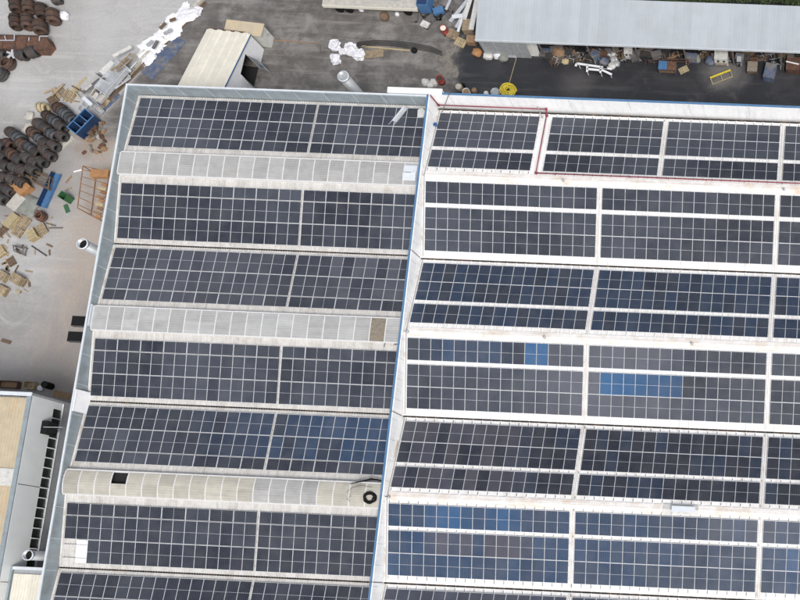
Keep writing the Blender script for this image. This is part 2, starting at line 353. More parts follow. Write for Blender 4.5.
def hall(label, x0, x1, th, z, yb, mat_sheet, width, pitch, top, h):
    root = node('factory_hall', None, T(((x0 + x1) / 2, (yb + YS) / 2, 0))); tag(root, label, 'factory')
    ln = SLEN / math.cos(th) - .09
    nS = round((x1 - x0) / width); wd = (x1 - x0) / nS
    sm = corr(wd, ln - .12, pitch, top, h).mesh('roof_sheet', mat_sheet)
    for k in range(-1, 4):
        for s in (1, -1):
            if (k == -1 and s == 1) or (k == 3 and s == -1): continue
            F = slope_frame(k, s, th, z, -.16)
            deck = MB(); a, b = (x0, x1) if s > 0 else (-x1, -x0)
            deck.span(a, b, .095, ln, -.10, -.01)
            sl = node('roof_slope', deck.mesh('roof_slope', M_edge), F, root)
            for i in range(nS):
                node('roof_sheet', sm, F @ Matrix.Translation((a + i * wd, .055, .004 * (i % 2))), sl)
        # valley gutter
        if k < 3:
            g = MB(); y = -k * P
            hw = .05; g.span(x0, x1, y - hw, y + hw, z - .34, z - .30); g.span(x0, x1, y - hw - .04, y - hw, z - .34, z - .135); g.span(x0, x1, y + hw, y + hw + .04, z - .34, z - .135)
            node('valley_gutter', g.mesh('valley_gutter', M_gutter), None, root).matrix_basis = W[root.name].inverted()
    return root
hl = hall('factory hall with pale roof, ridge skylights and grey outer parapet', XW, XD0, THL, ZL, YB, M_sheetL, 1.0, .25, .08, .05)
hr = hall('factory hall with white roof inside a blue capped white parapet', XD1, XE, THR, ZR, YBR, M_sheetR, 1.84, .92, .05, .05)
def hpart(name, root, m, *spans, mats=None):
    mb = MB()
    for s in spans: mb.span(*s)
    o = node(name, mb.mesh(name, m), Matrix(), root); return o
ZT = HV + 1.3
# left hall: outer wall, back wall, caps
hpart('outer_wall', hl, M_greyp, (XW - .20, XW, YS, YB, 0, ZT))
hpart('parapet_cap', hl, M_capw, (XW - .23, XW - .06, YS, YB + .24, ZT, ZT + .05))
hpart('back_wall', hl, M_greyp, (XW - .20, XD0 - .002, YB, YB + .20, 0, ZT - .003))
hpart('parapet_cap', hl, M_capw, (XW - .06, XD0 - .003, YB + .08, YB + .24, ZT, ZT + .045))
hpart('front_wall', hl, M_wall, (XW - .20, XD0 - .002, YS - .2, YS, 0, ZT - .3))
# seams of the grey inner parapet lining, one flashing strip every 3 m
for i in range(22):
    y = YB - 1.2 - i * 3.0
    if y < YS: break
    hpart('lining_seam', hl, M_capw, (XW, XW + .012, y, y + .035, HV + .1, ZT - .02))
for i in range(10):
    x = XW + 2 + i * 3.0
    hpart('lining_seam', hl, M_capw, (x, x + .035, YB - .012, YB, HV - .1, ZT - .02))
# roof edge flashing along the left parapet
for k in range(-1, 4):
    for s in (1, -1):
        if (k == -1 and s == 1) or (k == 3 and s == -1): continue
        F = slope_frame(k, s, THL, ZL, -.16); mb = MB(); x = XW + .02 if s > 0 else -XW - .22
        mb.span(x, x + .20, .16, SLEN / math.cos(THL) - .1, .045, .06)
        node('edge_flashing', mb.mesh('edge_flashing', M_edge), F, hl)
# right hall: divider, back parapet, caps
hpart('divider_wall', hr, M_whitep, (XD0, XD1, YS, YBR, 0, ZT))
hpart('blue_cap', hr, M_blue, (XD0 - .06, XD0 + .13, YS, YBR + .20, ZT, ZT + .06))
hpart('back_wall', hr, M_whitep, (XD0, XE, YBR, YBR + .20, 0, ZT - .003))
hpart('blue_cap', hr, M_blue, (XD0 + .13, XE, YBR + .02, YBR + .24, ZT, ZT + .055))
hpart('end_wall', hr, M_whitep, (XE, XE + .2, YS, YBR + .2, 0, ZT - .01))
hpart('front_wall', hr, M_whitep, (XD0, XE, YS - .2, YS, 0, ZT - .3))
for i in range(19):                        # vertical joints of the white lining
    x = 2.5 + i * 6.1
    if x > XE - 1: break
    hpart('lining_seam', hr, M_greym, (x, x + .03, YBR - .012, YBR, HV - .3, ZT - .02))
for i in range(32):
    y = YBR - 1.6 - i * 2.0
    hpart('lining_seam', hr, M_greym, (XD1, XD1 + .012, y, y + .025, HV + .2, ZT - .02))
# downpipe strap marks at the valleys on the divider
for k in range(0, 3):
    hpart('valley_joint', hr, M_clamp, (XD1 + .012, XD1 + .03, -k * P - .04, -k * P + .04, HV - .5, ZT + .01))
    hpart('valley_joint', hr, M_clamp, (XD0 - .065, XD1 + .012, -k * P - .035, -k * P + .035, ZT + .062, ZT + .07))
# flashing strips beside the divider on each white slope, and ridge caps
for k in range(-1, 4):
    for s in (1, -1):
        if (k == -1 and s == 1) or (k == 3 and s == -1): continue
        F = slope_frame(k, s, THR, ZR, -.16)
        for xa, wd, m in ((XD1 + .03, .15, M_edge), (XD1 + .22, .05, M_greym)):
            x = xa if s > 0 else -xa - wd; mb = MB(); mb.span(x, x + wd, .15, SLEN / math.cos(THR) - .1, .055, .075 if wd > .1 else .12)
            node('edge_flashing', mb.mesh('edge_flashing', m), F, hr)
for k in range(-1, 3):
    y = -(k + .5) * P; zr = ZR + SLEN * math.tan(THR) - .09; h = .46 * math.tan(THR); L0 = (XE - XD1 - .3) / 14
    for i in range(14):
        xa = XD1 + .28 + i * L0; xb = xa + L0 + .04; mb = MB(); dz = .006 * (i % 2)
        mb.add([(x, y + dy, zr + dz + (-h if dy else 0)) for x in (xa, xb) for dy in (-.46, 0, .46)] + [(x, y + dy, zr + dz + (-h if dy else 0) - .05) for x in (xa, xb) for dy in (-.46, 0, .46)],
               [(0, 1, 4, 3), (1, 2, 5, 4), (6, 9, 10, 7), (7, 10, 11, 8), (0, 3, 9, 6), (2, 8, 11, 5), (0, 6, 7, 1), (1, 7, 8, 2), (3, 4, 10, 9), (4, 5, 11, 10)])
        node('ridge_cap', mb.mesh('ridge_cap', M_ridgeR), Matrix(), hr)

# ------------------------------------------------------------------ solar arrays
PW, PITCH = 1.128, 1.154
def panel_mesh(name, w, l):
    mb = MB(); b = .019; by = .032; mid = .020; z0, z1, zc = -.04, 0.0, -.004
    mb.add([(-w/2, -l/2, z0), (w/2, -l/2, z0), (w/2, l/2, z0), (-w/2, l/2, z0), (-w/2, -l/2, z1), (w/2, -l/2, z1), (w/2, l/2, z1), (-w/2, l/2, z1)],
           [(3, 2, 1, 0), (0, 1, 5, 4), (1, 2, 6, 5), (2, 3, 7, 6), (3, 0, 4, 7)], 0)
    xi = w/2 - b; ya, yb = l/2 - by, mid/2
    V = [(-w/2, -l/2, z1), (w/2, -l/2, z1), (w/2, l/2, z1), (-w/2, l/2, z1),
         (-xi, -ya, z1), (xi, -ya, z1), (xi, ya, z1), (-xi, ya, z1), (-xi, -yb, z1), (xi, -yb, z1), (xi, yb, z1), (-xi, yb, z1)]
    mb.add(V, [(0, 1, 5, 4), (1, 2, 6, 9, 5) if False else (1, 2, 6, 5), (2, 3, 7, 6), (3, 0, 4, 7), (8, 9, 10, 11)], 0)
    # cells, a hair below the frame lip
    mb.add([(-xi, -ya, zc), (xi, -ya, zc), (xi, -yb, zc), (-xi, -yb, zc)], [(0, 1, 2, 3)], 1)
    mb.add([(-xi, yb, zc), (xi, yb, zc), (xi, ya, zc), (-xi, ya, zc)], [(0, 1, 2, 3)], 1)
    me = bpy.data.meshes.new(name); me.from_pydata(mb.v, [], mb.f); me.materials.append(M_frame); me.materials.append(M_cell)
    me.polygons.foreach_set('material_index', mb.m); me.update(); return me
LL, LR, GR = 2.255, 2.175, .373
pmL = panel_mesh('solar_panel_left', PW, LL - .02); pmR = panel_mesh('solar_panel_right', PW, LR - .012); pmB = panel_mesh('solar_panel_landscape', PW, 2 * PITCH - .03)
rnd = random.Random(3)
def lerp3(a, b, f): return tuple(x + (y - x) * f for x, y in zip(a, b))
def soft(px, py, x0, x1, y0, y1, fx=14, fy=3):            # 0..1, easing out over fx/fy beyond the box
    dx = max(x0 - px, 0, px - x1) / fx; dy = max(y0 - py, 0, py - y1) / fy; return max(0, 1 - max(dx, dy))
SLATE, DARK, NAVY, BLUE, BRIGHT, SHEEN, MAUVE = (.047, .056, .075), (.016, .020, .032), (.017, .035, .072), (.024, .055, .118), (.026, .105, .240), (.105, .112, .138), (.066, .064, .082)  # SHEEN paints cloud glare; the others are glass colours
def tint(x, y, z, left):
    """glass batch of one module, plus sky glare painted in as SHEEN: the photograph shows slate, navy, blue and mauve modules mixed"""
    px, py = to_px((x, y, z)); j = rnd.random(); q = rnd.random()
    nz = noise.noise(Vector((x * .10, y * .17, 3))); n2 = noise.noise(Vector((x * .22, y * .3, 9)))
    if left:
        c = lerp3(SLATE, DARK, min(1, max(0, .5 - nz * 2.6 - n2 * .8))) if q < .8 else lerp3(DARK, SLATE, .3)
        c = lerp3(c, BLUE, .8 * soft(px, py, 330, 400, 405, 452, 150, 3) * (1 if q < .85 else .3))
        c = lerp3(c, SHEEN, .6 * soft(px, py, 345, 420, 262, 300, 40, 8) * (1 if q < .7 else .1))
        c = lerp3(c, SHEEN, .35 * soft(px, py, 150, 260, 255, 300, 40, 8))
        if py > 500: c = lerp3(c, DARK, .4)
    else:
        c = lerp3(SLATE, DARK, min(1, max(0, .55 - nz * 1.5)))
        if 258 < py < 333: c = lerp3(NAVY, DARK, .2 + .5 * (q < .35))
        if 333 < py < 420:
            c = lerp3(SLATE, DARK, min(1, max(0, .35 - n2)))
            c = lerp3(c, BLUE, .75 * soft(px, py, 440, 495, 335, 362, 25, 2) * (.5 + .5 * j))
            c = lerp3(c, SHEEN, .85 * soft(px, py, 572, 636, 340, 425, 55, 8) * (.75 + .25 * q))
            if 522 < px < 549 and py < 366: c = lerp3(BRIGHT, BLUE, .3 * j)
            if 596 < px < 684 and 368 < py < 402: c = lerp3(BRIGHT, BLUE, min(1, max(0, (px - 600) / 95)) + .55 * (j - .5))
        if 420 < py < 500:
            c = lerp3(DARK, NAVY, .5 * (q < .3)); c = lerp3(c, MAUVE, .65 * soft(px, py, 395, 500, 425, 480, 45, 12) * (q < .75))
        if py > 500:
            c = lerp3(NAVY, SLATE, .6 * q + .3 * n2)
            c = lerp3(c, BLUE, (.8 if q < .65 else .35) * soft(px, py, 385, 560, 500, 585, 120, 3))
            c = lerp3(c, BRIGHT, .55 * soft(px, py, 448, 500, 505, 530, 30, 3) * (.4 + .6 * j))
            c = lerp3(c, MAUVE, .85 * soft(px, py, 440, 520, 536, 560, 22, 3) * (q < .9))
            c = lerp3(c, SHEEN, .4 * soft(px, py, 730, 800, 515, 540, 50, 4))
            c = lerp3(c, BRIGHT, .4 * soft(px, py, 785, 810, 545, 580, 25, 4) * j)
            c = lerp3(c, BLUE, .4 * (q > .8))
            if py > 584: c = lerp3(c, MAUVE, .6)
    k = .86 + .28 * j
    return (c[0] * k, c[1] * k, c[2] * k, 1)
def array(k, s, th, z, x0, cols, rows, label, group, left, skip=()):
    """rows: list of (v0, length, mesh, kind); columns run from x0 along +x"""
    F = slope_frame(k, s, th, z); xc = x0 + cols * PITCH / 2
    base = F @ Vector((xc * s, rows[0][0], -.12))
    root = node('solar_array', None, Matrix.Translation(base)); tag(root, label, 'solar array', group)
    for ri, (v0, ln, me, kind) in enumerate(rows):
        n = cols if kind == 'p' else cols // 2; step = PITCH if kind == 'p' else 2 * PITCH
        for i in range(n):
            if (ri, i) in skip: continue
            x = x0 + (i + .5) * step; dv = rnd.uniform(-.002, .002)
            M = F @ Matrix.Translation((x * s, v0 + ln / 2 + dv, rnd.uniform(-.002, .002)))
            M = M @ Matrix.Rotation(rnd.gauss(0, .003), 4, 'X') @ Matrix.Rotation(rnd.gauss(0, .004), 4, 'Y')
            if kind == 'l': M = M @ Matrix.Rotation(math.pi / 2, 4, 'Z')
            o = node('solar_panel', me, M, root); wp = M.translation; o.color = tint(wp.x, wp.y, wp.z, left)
        for f in ((.22, .78) if kind == 'p' else (.5,)):
            mb = MB(); a, b = sorted((x0 * s, (x0 + cols * PITCH) * s)); v = v0 + ln * f
            mb.span(a - .05, b + .05, v - .025, v + .025, -.112, -.045)
            node('rail', mb.mesh('rail', M_alu), F, root)
    return root
AL, CL_, AR, CRR = .485, .449, .752, .514
def rowsL(v): return [(v, LL, pmL, 'p'), (v + LL + .01, LL, pmL, 'p'), (v + 2 * LL + .05, 1.154, pmB, 'l')]
def rowsR(v): return [(v, LR, pmR, 'p'), (v + LR, LR, pmR, 'p'), (v + 2 * LR + GR, LR, pmR, 'p')]
XL, XR, GX = -29.983, 1.0, .51
SKY = ['the skylight nearest the shed', 'the brown patched skylight', 'the holed cream skylight']
slL = [(-1, -1, 'shed side of ' + SKY[0]), (0, 1, 'gutter side of ' + SKY[0]), (0, -1, 'shed side of ' + SKY[1]), (1, 1, 'far side of ' + SKY[1]),
       (1, -1, 'shed side of ' + SKY[2]), (2, 1, 'far side of ' + SKY[2]), (2, -1, 'slope past the white blank sheet')]
for k, s, where in slL:
    v = AL if s > 0 else CL_
    skip = {(0, 0), (0, 1)} if (k, s) == (2, 1) else set()
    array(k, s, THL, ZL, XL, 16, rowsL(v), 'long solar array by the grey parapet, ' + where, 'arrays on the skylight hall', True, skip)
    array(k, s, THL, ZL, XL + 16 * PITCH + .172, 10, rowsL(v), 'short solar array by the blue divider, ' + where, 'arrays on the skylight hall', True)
ordn = ['first', 'second', 'third', 'fourth', 'fifth', 'sixth', 'seventh']
slR = [(0, 1), (0, -1), (1, 1), (1, -1), (2, 1), (2, -1)]
def gapstrip(k, s, x, name='walkway_strip'):
    F = slope_frame(k, s, THR, ZR, -.16); mb = MB()
    for xa, wd, h in ((x - .20, .05, .075), (x - .03, .06, .12), (x + .15, .05, .075)):
        a = xa if s > 0 else -xa - wd; mb.span(a, a + wd, .16, SLEN / math.cos(THR) - .42, .058, h)
    node(name, mb.mesh(name, M_edge), F, hr)
for i, (k, s) in enumerate(slR):
    v = AR if s > 0 else CRR; nm = ordn[i + 1]
    x = XR
    for j, (cols, side) in enumerate(((15, 'beside the divider wall'), (15, 'between the two bare strips'), (9, 'beyond the second bare strip'))):
        array(k, s, THR, ZR, x, cols, rowsR(v), f'solar array on {nm} white slope from back parapet, {side}', 'arrays on the white roofed hall', False)
        x += cols * PITCH + GX
        if j < 2: gapstrip(k, s, x - GX / 2)
x = XR
for j, (cols, gap, lab) in enumerate(((9, 1.27, 'on first white slope, framed by maroon pipe and divider'), (10, .50, 'on first white slope, right after the maroon pipe riser'), (10, .50, 'on first white slope, second after the maroon pipe riser'), (9, .5, 'on first white slope, third after the maroon pipe riser'))):
    array(-1, -1, THR, ZR, x, cols, rowsR(CRR), f'three row solar array {lab}', 'arrays on the white roofed hall', False)
    x += cols * PITCH + gap
    if j in (1, 2): gapstrip(-1, -1, x - gap / 2)
# dark seam clamps showing past the panel edges on the white slopes
def clamps(k, s, vs):
    F = slope_frame(k, s, THR, ZR, -.16); mb = MB(); n = int((XE - XD1) / .92)
    for i in range(n):
        x = (XD1 + .46 + i * (XE - XD1) / n) * s
        for v, l in vs: mb.span(x - .024, x + .024, v, v + l, .052, .085)
    o = node('seam_clamps', mb.mesh('seam_clamps', M_clamp), F, hr); o['kind'] = 'stuff'
vt = CRR + 3 * LR + GR; vg = CRR + 2 * LR; vtb = AR + 3 * LR + GR; vgb = AR + 2 * LR
clamps(-1, -1, ((CRR - .30, .26), (vt + .04, .24)))
clamps(1, -1, ((CRR - .32, .28), (vg + .09, .16), (vt + .04, .26)))
clamps(2, 1, ((AR - .36, .32), (vgb + .09, .16), (vtb + .04, .26)))
clamps(2, -1, ((CRR - .30, .26),))

# ------------------------------------------------------------------ ridge skylights of the left hall
def skylight(k, label, mats, pick, halfw, rise, base, skip=(), brown=None):
    y = -(k + .5) * P; zr = ZL + SLEN * math.tan(THL) - .16; x0, x1 = XW + .12, XD0 - .06; bay = 1.5
    root = node('ridge_skylight', None, T(((x0 + x1) / 2, y, zr))); tag(root, label, 'skylight', 'skylights along the ridges')
    def arc(t): return y + halfw * t, zr + base + rise * (1 - t * t)
    fr = MB()
    for sgn in (-1, 1):
        fr.span(x0, x1, y + sgn * halfw - .04, y + sgn * halfw + .04, zr - .22, zr + base - .015)
    node('curb', fr.mesh('curb', M_batten), Matrix(), root)
    ln = MB()
    for sgn in (-1, 1):
        ln.span(x0, x1, y + sgn * (halfw + .07) - .05, y + sgn * (halfw + .07) + .05, zr + base - .05, zr + base - .012)
    node('drip_edge', ln.mesh('drip_edge', M_batten), Matrix(), root)
    th = MB(); th.span(x0 + .1, x1 - .1, y - halfw + .06, y + halfw - .06, zr - .1, zr + .06)
    node('shade_fill', th.mesh('shade_fill', M_dark), Matrix(), root)  # near-black box puts the shade beneath the sheets into colour
    n = int((x1 - x0) / bay)
    bay = (x1 - x0) / n
    for i in range(n):
        for hf in (0, 1):
            if (i, hf) in skip: continue
            ts = [(-1 + q / 4) if hf == 0 else q / 4 for q in range(5)]
            m = mats[pick(i, hf)]; mb = MB(); xa, xb = x0 + i * bay + .03, x0 + (i + 1) * bay - .03; dz = rnd.uniform(0, .012)
            vs = []
            for x in (xa, xb):
                for t in ts: yy, zz = arc(t); vs += [(x, yy, zz + dz), (x, yy, zz + dz - .02)]
            fs = []
            for q in range(4):
                a = q * 2; fs += [(a, a + 2, a + 12, a + 10), (a + 1, a + 11, a + 13, a + 3)]
            fs += [(0, 10, 11, 1), (8, 9, 19, 18)] + [(q * 2, q * 2 + 1, q * 2 + 3, q * 2 + 2) for q in range(4)] + [(10 + q * 2, 12 + q * 2, 13 + q * 2, 11 + q * 2) for q in range(4)]
            mb.add(vs, fs); node('skylight_sheet', mb.mesh('skylight_sheet', m), Matrix(), root)
    for i in range(n + 1):
        mb = MB(); pts = [(x0 + i * bay, *arc(t)) for t in (-1, -.6, -.2, .2, .6, 1)]
        for a, b in zip(pts, pts[1:]): mb.bar((a[0], a[1], a[2] + .012), (b[0], b[1], b[2] + .012), .085, .05)
        node('batten', mb.mesh('batten', M_batten), Matrix(), root)
    for e in (x0 + .02, x1 - .02):
        mb = MB(); pts = [arc(t) for t in (-1, -.5, 0, .5, 1)]
        vs = [(e + d, a, b - .03) for d in (-.02, .02) for a, b in pts] + [(e + d, a, zr - .2) for d in (-.02, .02) for a in (y + halfw, y - halfw)]
        mb.add(vs, [(0, 1, 2, 3, 4, 10, 11), (5, 6, 7, 8, 9, 12, 13), (0, 5, 6, 1), (1, 6, 7, 2), (2, 7, 8, 3), (3, 8, 9, 4), (4, 9, 12, 10), (11, 13, 5, 0)])
        node('end_gable', mb.mesh('end_gable', M_edge), Matrix(), root)
    return root
skylight(-1, 'grey ridge skylight with white battens on the ridge nearest the long shed', [M_skyA, M_skyB], lambda i, h: 1 if i == 19 else 0, 1.14, .035, .30)
skylight(0, 'pale grey ridge skylight with one weathered brown sheet near the divider', [M_skyB, M_brownsh, M_skyA], lambda i, h: 1 if i == 18 else (2 if i % 4 == 1 else 0), 1.17, .035, .28)
skylight(1, 'cream arched ridge skylight with a dark hole and black hose coil on top', [M_skyC, M_skyA], lambda i, h: 1 if 12 <= i <= 15 else 0, 1.14, .17, .30, skip={(3, 1)})

# ------------------------------------------------------------------ things lying on or fixed to the roofs
def ypos(x, v, k, s, th, z, lift=0): return slope_frame(k, s, th, z) @ Vector((x * s, v, lift))
F = slope_frame(2, 1, THL, ZL)
mb = MB(); mb.box((0, 0, -.02), (1.3, 2.2, .03)); mb.span(-.65, .65, -1.1, -1.06, -.05, .012); mb.span(-.65, .65, 1.06, 1.1, -.05, .012); mb.span(-.65, -.61, -1.06, 1.06, -.05, .012); mb.span(.61, .65, -1.06, 1.06, -.05, .012)
thing('blank_sheet', mb, M_white, F @ Matrix.Translation((XL + 1.62 * PITCH, AL + 1.12, -.06)), 'white blank sheet filling a panel place by the grey parapet', 'sheet')
mb = MB(); mb.box((0, 0, 0), (.03, 2.15, 1.42), Matrix.Rotation(-.22, 3, 'Y')); mb.box((-.16, 0, .70), (.14, 2.15, .03))
thing('flashing_sheet', mb, M_white, T((XW + .20, -P - .25, HV + .62)), 'white metal flashing sheet leaning on inside of the grey parapet', 'sheet')
mb = MB(); mb.box((0, 0, 0), (.03, 2.2, .85), Matrix.Rotation(.12, 3, 'Y')); mb.box((.06, 0, .40), (.10, 2.2, .03))
thing('flashing_sheet', mb, M_capw, T((XW + .09, -P / 2 + .15, HV + .98)), 'pale flashing piece on grey parapet at end of the pale skylight', 'sheet')
# loose trough lying across the panels, scrap beside it
A, B = ypos(-3.8, .6, -1, -1, THL, ZL), None
c, yw, ln = dirpx((389, 126), (406, 107), HV + .35)
mb = MB(); mb.span(-ln/2, ln/2, -.25, .25, 0, .03); mb.span(-ln/2, ln/2, -.25, -.22, .03, .12); mb.span(-ln/2, ln/2, .22, .25, .03, .12)
thing('loose_trough', mb, M_steel, Matrix.Translation((c.x, c.y, HV + .22)) @ Matrix.Rotation(yw, 4, 'Z') @ Matrix.Rotation(-.07, 4, 'Y'), 'loose pale metal trough lying diagonally across solar panels', 'trough')
c = at(422, 113, HV + .2); mb = MB(); mb.add([(-.35, -.5, 0), (.3, -.45, .03), (.4, .3, .02), (0, .55, .05), (-.4, .35, 0), (-.35, -.5, .04), (.3, -.45, .07), (.4, .3, .06), (0, .55, .09), (-.4, .35, .04)],
    [(4, 3, 2, 1, 0), (5, 6, 7, 8, 9), (0, 1, 6, 5), (1, 2, 7, 6), (2, 3, 8, 7), (3, 4, 9, 8), (4, 0, 5, 9)])
thing('sheet_offcut', mb, M_offw, T((c.x - .1, c.y, HV + .12)), 'beige sheet offcut lying on panels against the blue capped divider', 'sheet')
# maroon pipe along the white parapet, down the slope and along the first ridge
def maroon():
    z0 = HV - .30
    p = [at(430, 97, ZT + .12), at(438.5, 106, z0)]
    a = Vector((XD1 + .10, YBR - .12, ZT + .08)); b = Vector((XD1 + .22, YBR - .14, z0)); xm = at(546, 112, z0).x
    c = Vector((xm, YBR - .14, z0)); F = slope_frame(-1, -1, THR, ZR)
    d0 = F @ Vector((-xm, .35, .0)); d1 = F @ Vector((-xm, vt + .25, .0)); e = Vector((XE - .3, d1.y, d1.z))
    runs = [(a, b), (b, c), (c, d0), (d0, d1), (d1, e)]
    root = node('drain_pipe', None, T(d1)); tag(root, 'maroon pipe along the white back parapet, down the slope and along the ridge', 'pipe')
    for q, r in runs:
        mb = MB(); mb.tube([q, r], .062, 8); node('pipe_run', mb.mesh('pipe_run', M_maroon, True), Matrix(), root)
    for q in (b, c, d0, d1):
        mb = MB(); mb.box(q, (.2, .2, .2)); node('elbow', mb.mesh('elbow', M_maroon), Matrix(), root)
    for i in range(12):
        q = d1.lerp(e, (i + .5) / 12); mb = MB(); mb.span(q.x - .03, q.x + .03, q.y - .08, q.y + .08, q.z - .16, q.z - .05); node('bracket', mb.mesh('bracket', M_clamp), Matrix(), root)
maroon()
c = at(437.8, 127.5, ZR + .75); mb = MB(); mb.lathe([(0, 0), (.16, 0), (.19, .28), (.21, .28), (.21, .30), (.17, .30), (.15, .05), (0, .05)], 14)
thing('blue_bucket', mb, M_bluel, T(slope_frame(-1, -1, THR, ZR) @ Vector((-.86, 2.15, -.10))), 'small blue bucket standing beside panels by the divider corner', 'bucket', smooth=False)
# leaning pole in the corner
a = slope_frame(-1, -1, THR, ZR) @ Vector((-1.2, .45, .02)); b = Vector((2.75, YBR + .02, ZT + .35))
mb = MB(); mb.tube([a, b], .035, 6); mb.tube([b - Vector((0, 0, .03)), b + Vector((0, 0, .12))], .07, 6)
thing('leaning_pole', mb, M_clamp, Matrix(), 'thin dark pole leaning against the white back parapet', 'pole')
mb = MB(); a = slope_frame(-1, -1, THR, ZR) @ Vector((-11.55, .5, -.10)); mb.tube([a, a + Vector((.02, .1, 1.55))], .05, 8); mb.box(a + Vector((0, 0, .02)), (.25, .25, .05)); mb.tube([a + Vector((.02, .1, 1.55)), a + Vector((.02, .1, 1.65))], .08, 8)
thing('vent_post', mb, M_greym, Matrix(), 'grey post standing beside the maroon pipe riser', 'post')
# ridge vent box on the right hall
yr = -1.5 * P; zr = ZR + SLEN * math.tan(THR)
root = node('ridge_vent', None, T((at(680, 509, zr).x, yr, zr - .06))); tag(root, 'white box vent with grey flashing on the ridge of the white roof', 'vent')
mb = MB(); mb.add([(-1.6, -.5, -.12), (1.7, -.5, -.12), (1.7, 0, .02), (1.7, .5, -.12), (-1.6, .5, -.12), (-1.6, 0, .02), (-1.6, -.5, -.09), (1.7, -.5, -.09), (1.7, 0, .05), (1.7, .5, -.09), (-1.6, .5, -.09), (-1.6, 0, .05)],
    [(6, 7, 8, 11), (11, 8, 9, 10), (0, 1, 7, 6), (3, 4, 10, 9), (1, 2, 8, 7), (2, 3, 9, 8), (4, 5, 11, 10), (5, 0, 6, 11)])
part('flashing', mb, M_offw, root)
mb = MB(); mb.box((.35, 0, .20), (2.1, .46, .30)); part('housing', mb, M_white, root)
mb = MB(); mb.box((.35, 0, .365), (2.2, .56, .03)); part('lid', mb, M_capw, root)
mb = MB(); mb.box((-.72, 0, .17), (.06, .36, .22)); part('louvre', mb, M_dark, root)
for i, (px, py, k, s, txt) in enumerate(((564, 176, -1, 1, 'on the ridge below the maroon pipe'), (545, 335, 0, 1, 'on second ridge of the white roof, near the blue panels'), (692, 345.5, 0, 1, 'on second ridge of the white roof, past the first bare strip'), (784, 190, -1, 1, 'on first ridge of the white roof beside a bare strip'), (408, 332, 0, 1, 'on second ridge of the white roof, against the divider'), (389.5, 497, 1, 1, 'on third ridge of the white roof, against the divider'))):
    z = ZR + SLEN * math.tan(THR) - .1; c = at(px, py, z); y = -(k + .5) * P - .1
    mb = MB(); mb.lathe([(.13, -.12), (.13, .02), (.07, .05), (.07, .22), (.14, .22), (.10, .30), (0, .31)], 10)
    thing('roof_vent_pipe', mb, M_greym, T((c.x, y, z)), 'small grey vent pipe ' + txt, 'vent', 'small vent pipes on white ridges', True)
# black hose coil and loose wire on the cream skylight
zc = HV + SLEN * math.tan(THL) - .16 + .30 + .17
c = at(371, 491, zc); mb = MB(); pts = []
for i in range(140):
    t = i * .33; r = .50 + .10 * math.sin(i * .7) + .05 * math.sin(i * .13); pts.append((r * math.cos(t), .9 * r * math.sin(t), .03 + .0016 * i + .015 * math.sin(i * 1.1)))
mb.tube(pts, .055, 6)
thing('hose_coil', mb, M_black, T((c.x, -1.5 * P - .25, zc - .05)), 'black hose coil lying on the cream skylight by the divider', 'hose', smooth=True)
mb = MB(); pts = [at(385, 481.5, zc - .25), at(377, 479.8, zc - .2), at(371, 479.2, zc - .12), at(363, 481, zc - .1), at(356, 482.5, zc - .05), at(350, 484, zc)]
q = [Vector((p.x, p.y, p.z)) for p in pts]; mb.tube(q, [.05, .10, .13, .09, .05, .03], 6)
thing('cable_bundle', mb, M_black, Matrix(), 'black cable bundle hanging over edge of the cream skylight', 'cable', smooth=True)
mb = MB(); pts = [at(a, b, zc + .02) for a, b in ((372, 487), (360, 485.5), (352, 488), (347, 492), (351, 496), (347, 499), (350, 501))]; mb.tube(pts, .018, 5)
thing('loose_wire', mb, M_clamp, Matrix(), 'thin wire trailing across the cream skylight from the hose coil', 'wire')
z2 = HV + .72; mb = MB(); pts = [at(a, b, z2) for a, b in ((384, 347), (385, 343), (389, 342), (393, 340.5), (397, 343), (394, 345), (398, 344.2))]; mb.tube(pts, .035, 5)
thing('bent_rod', mb, M_clamp, Matrix(), 'bent dark rod lying on roof below the brown skylight sheet', 'rod')
c = at(410, 166, HV + 1.05); mb = MB(); mb.box((0, .45, 0), (1.35, .7, .04), Matrix.Rotation(-.06, 3, 'X')); mb.box((-.05, -.4, 0), (1.3, .8, .04), Matrix.Rotation(.1, 3, 'X')); mb.box((.4, .02, .08), (.5, .14, .05))
thing('patch_sheet', mb, M_capw, T((c.x + .1, -.5 * P * -1 + .05, HV + 1.10)), 'pale blue patch sheet at divider end of the grey skylight', 'sheet')
# white box along the outside of the back parapet, at the hall junction
a, b = at(387, 87.5, ZT + .3), at(441, 92, ZT + .3)
root = node('cable_duct', None, T(((a.x + b.x) / 2, YB + .75, 0))); tag(root, 'long white duct box fixed outside the back parapets where the halls meet', 'duct')
L2 = (b.x - a.x) / 2; mb = MB(); mb.span(-L2, L2, -.42, .12, ZT - .9, ZT + .10); part('housing', mb, M_white, root)
mb = MB(); mb.span(-L2 - .03, L2 + .03, -.46, .16, ZT + .10, ZT + .14); part('lid', mb, M_white, root)
for x in (-L2 + .3, 0, L2 - .3):
    mb = MB(); mb.bar((x, .05, ZT - .9), (x, .05, 0), .1); part('leg', mb, M_greym, root)
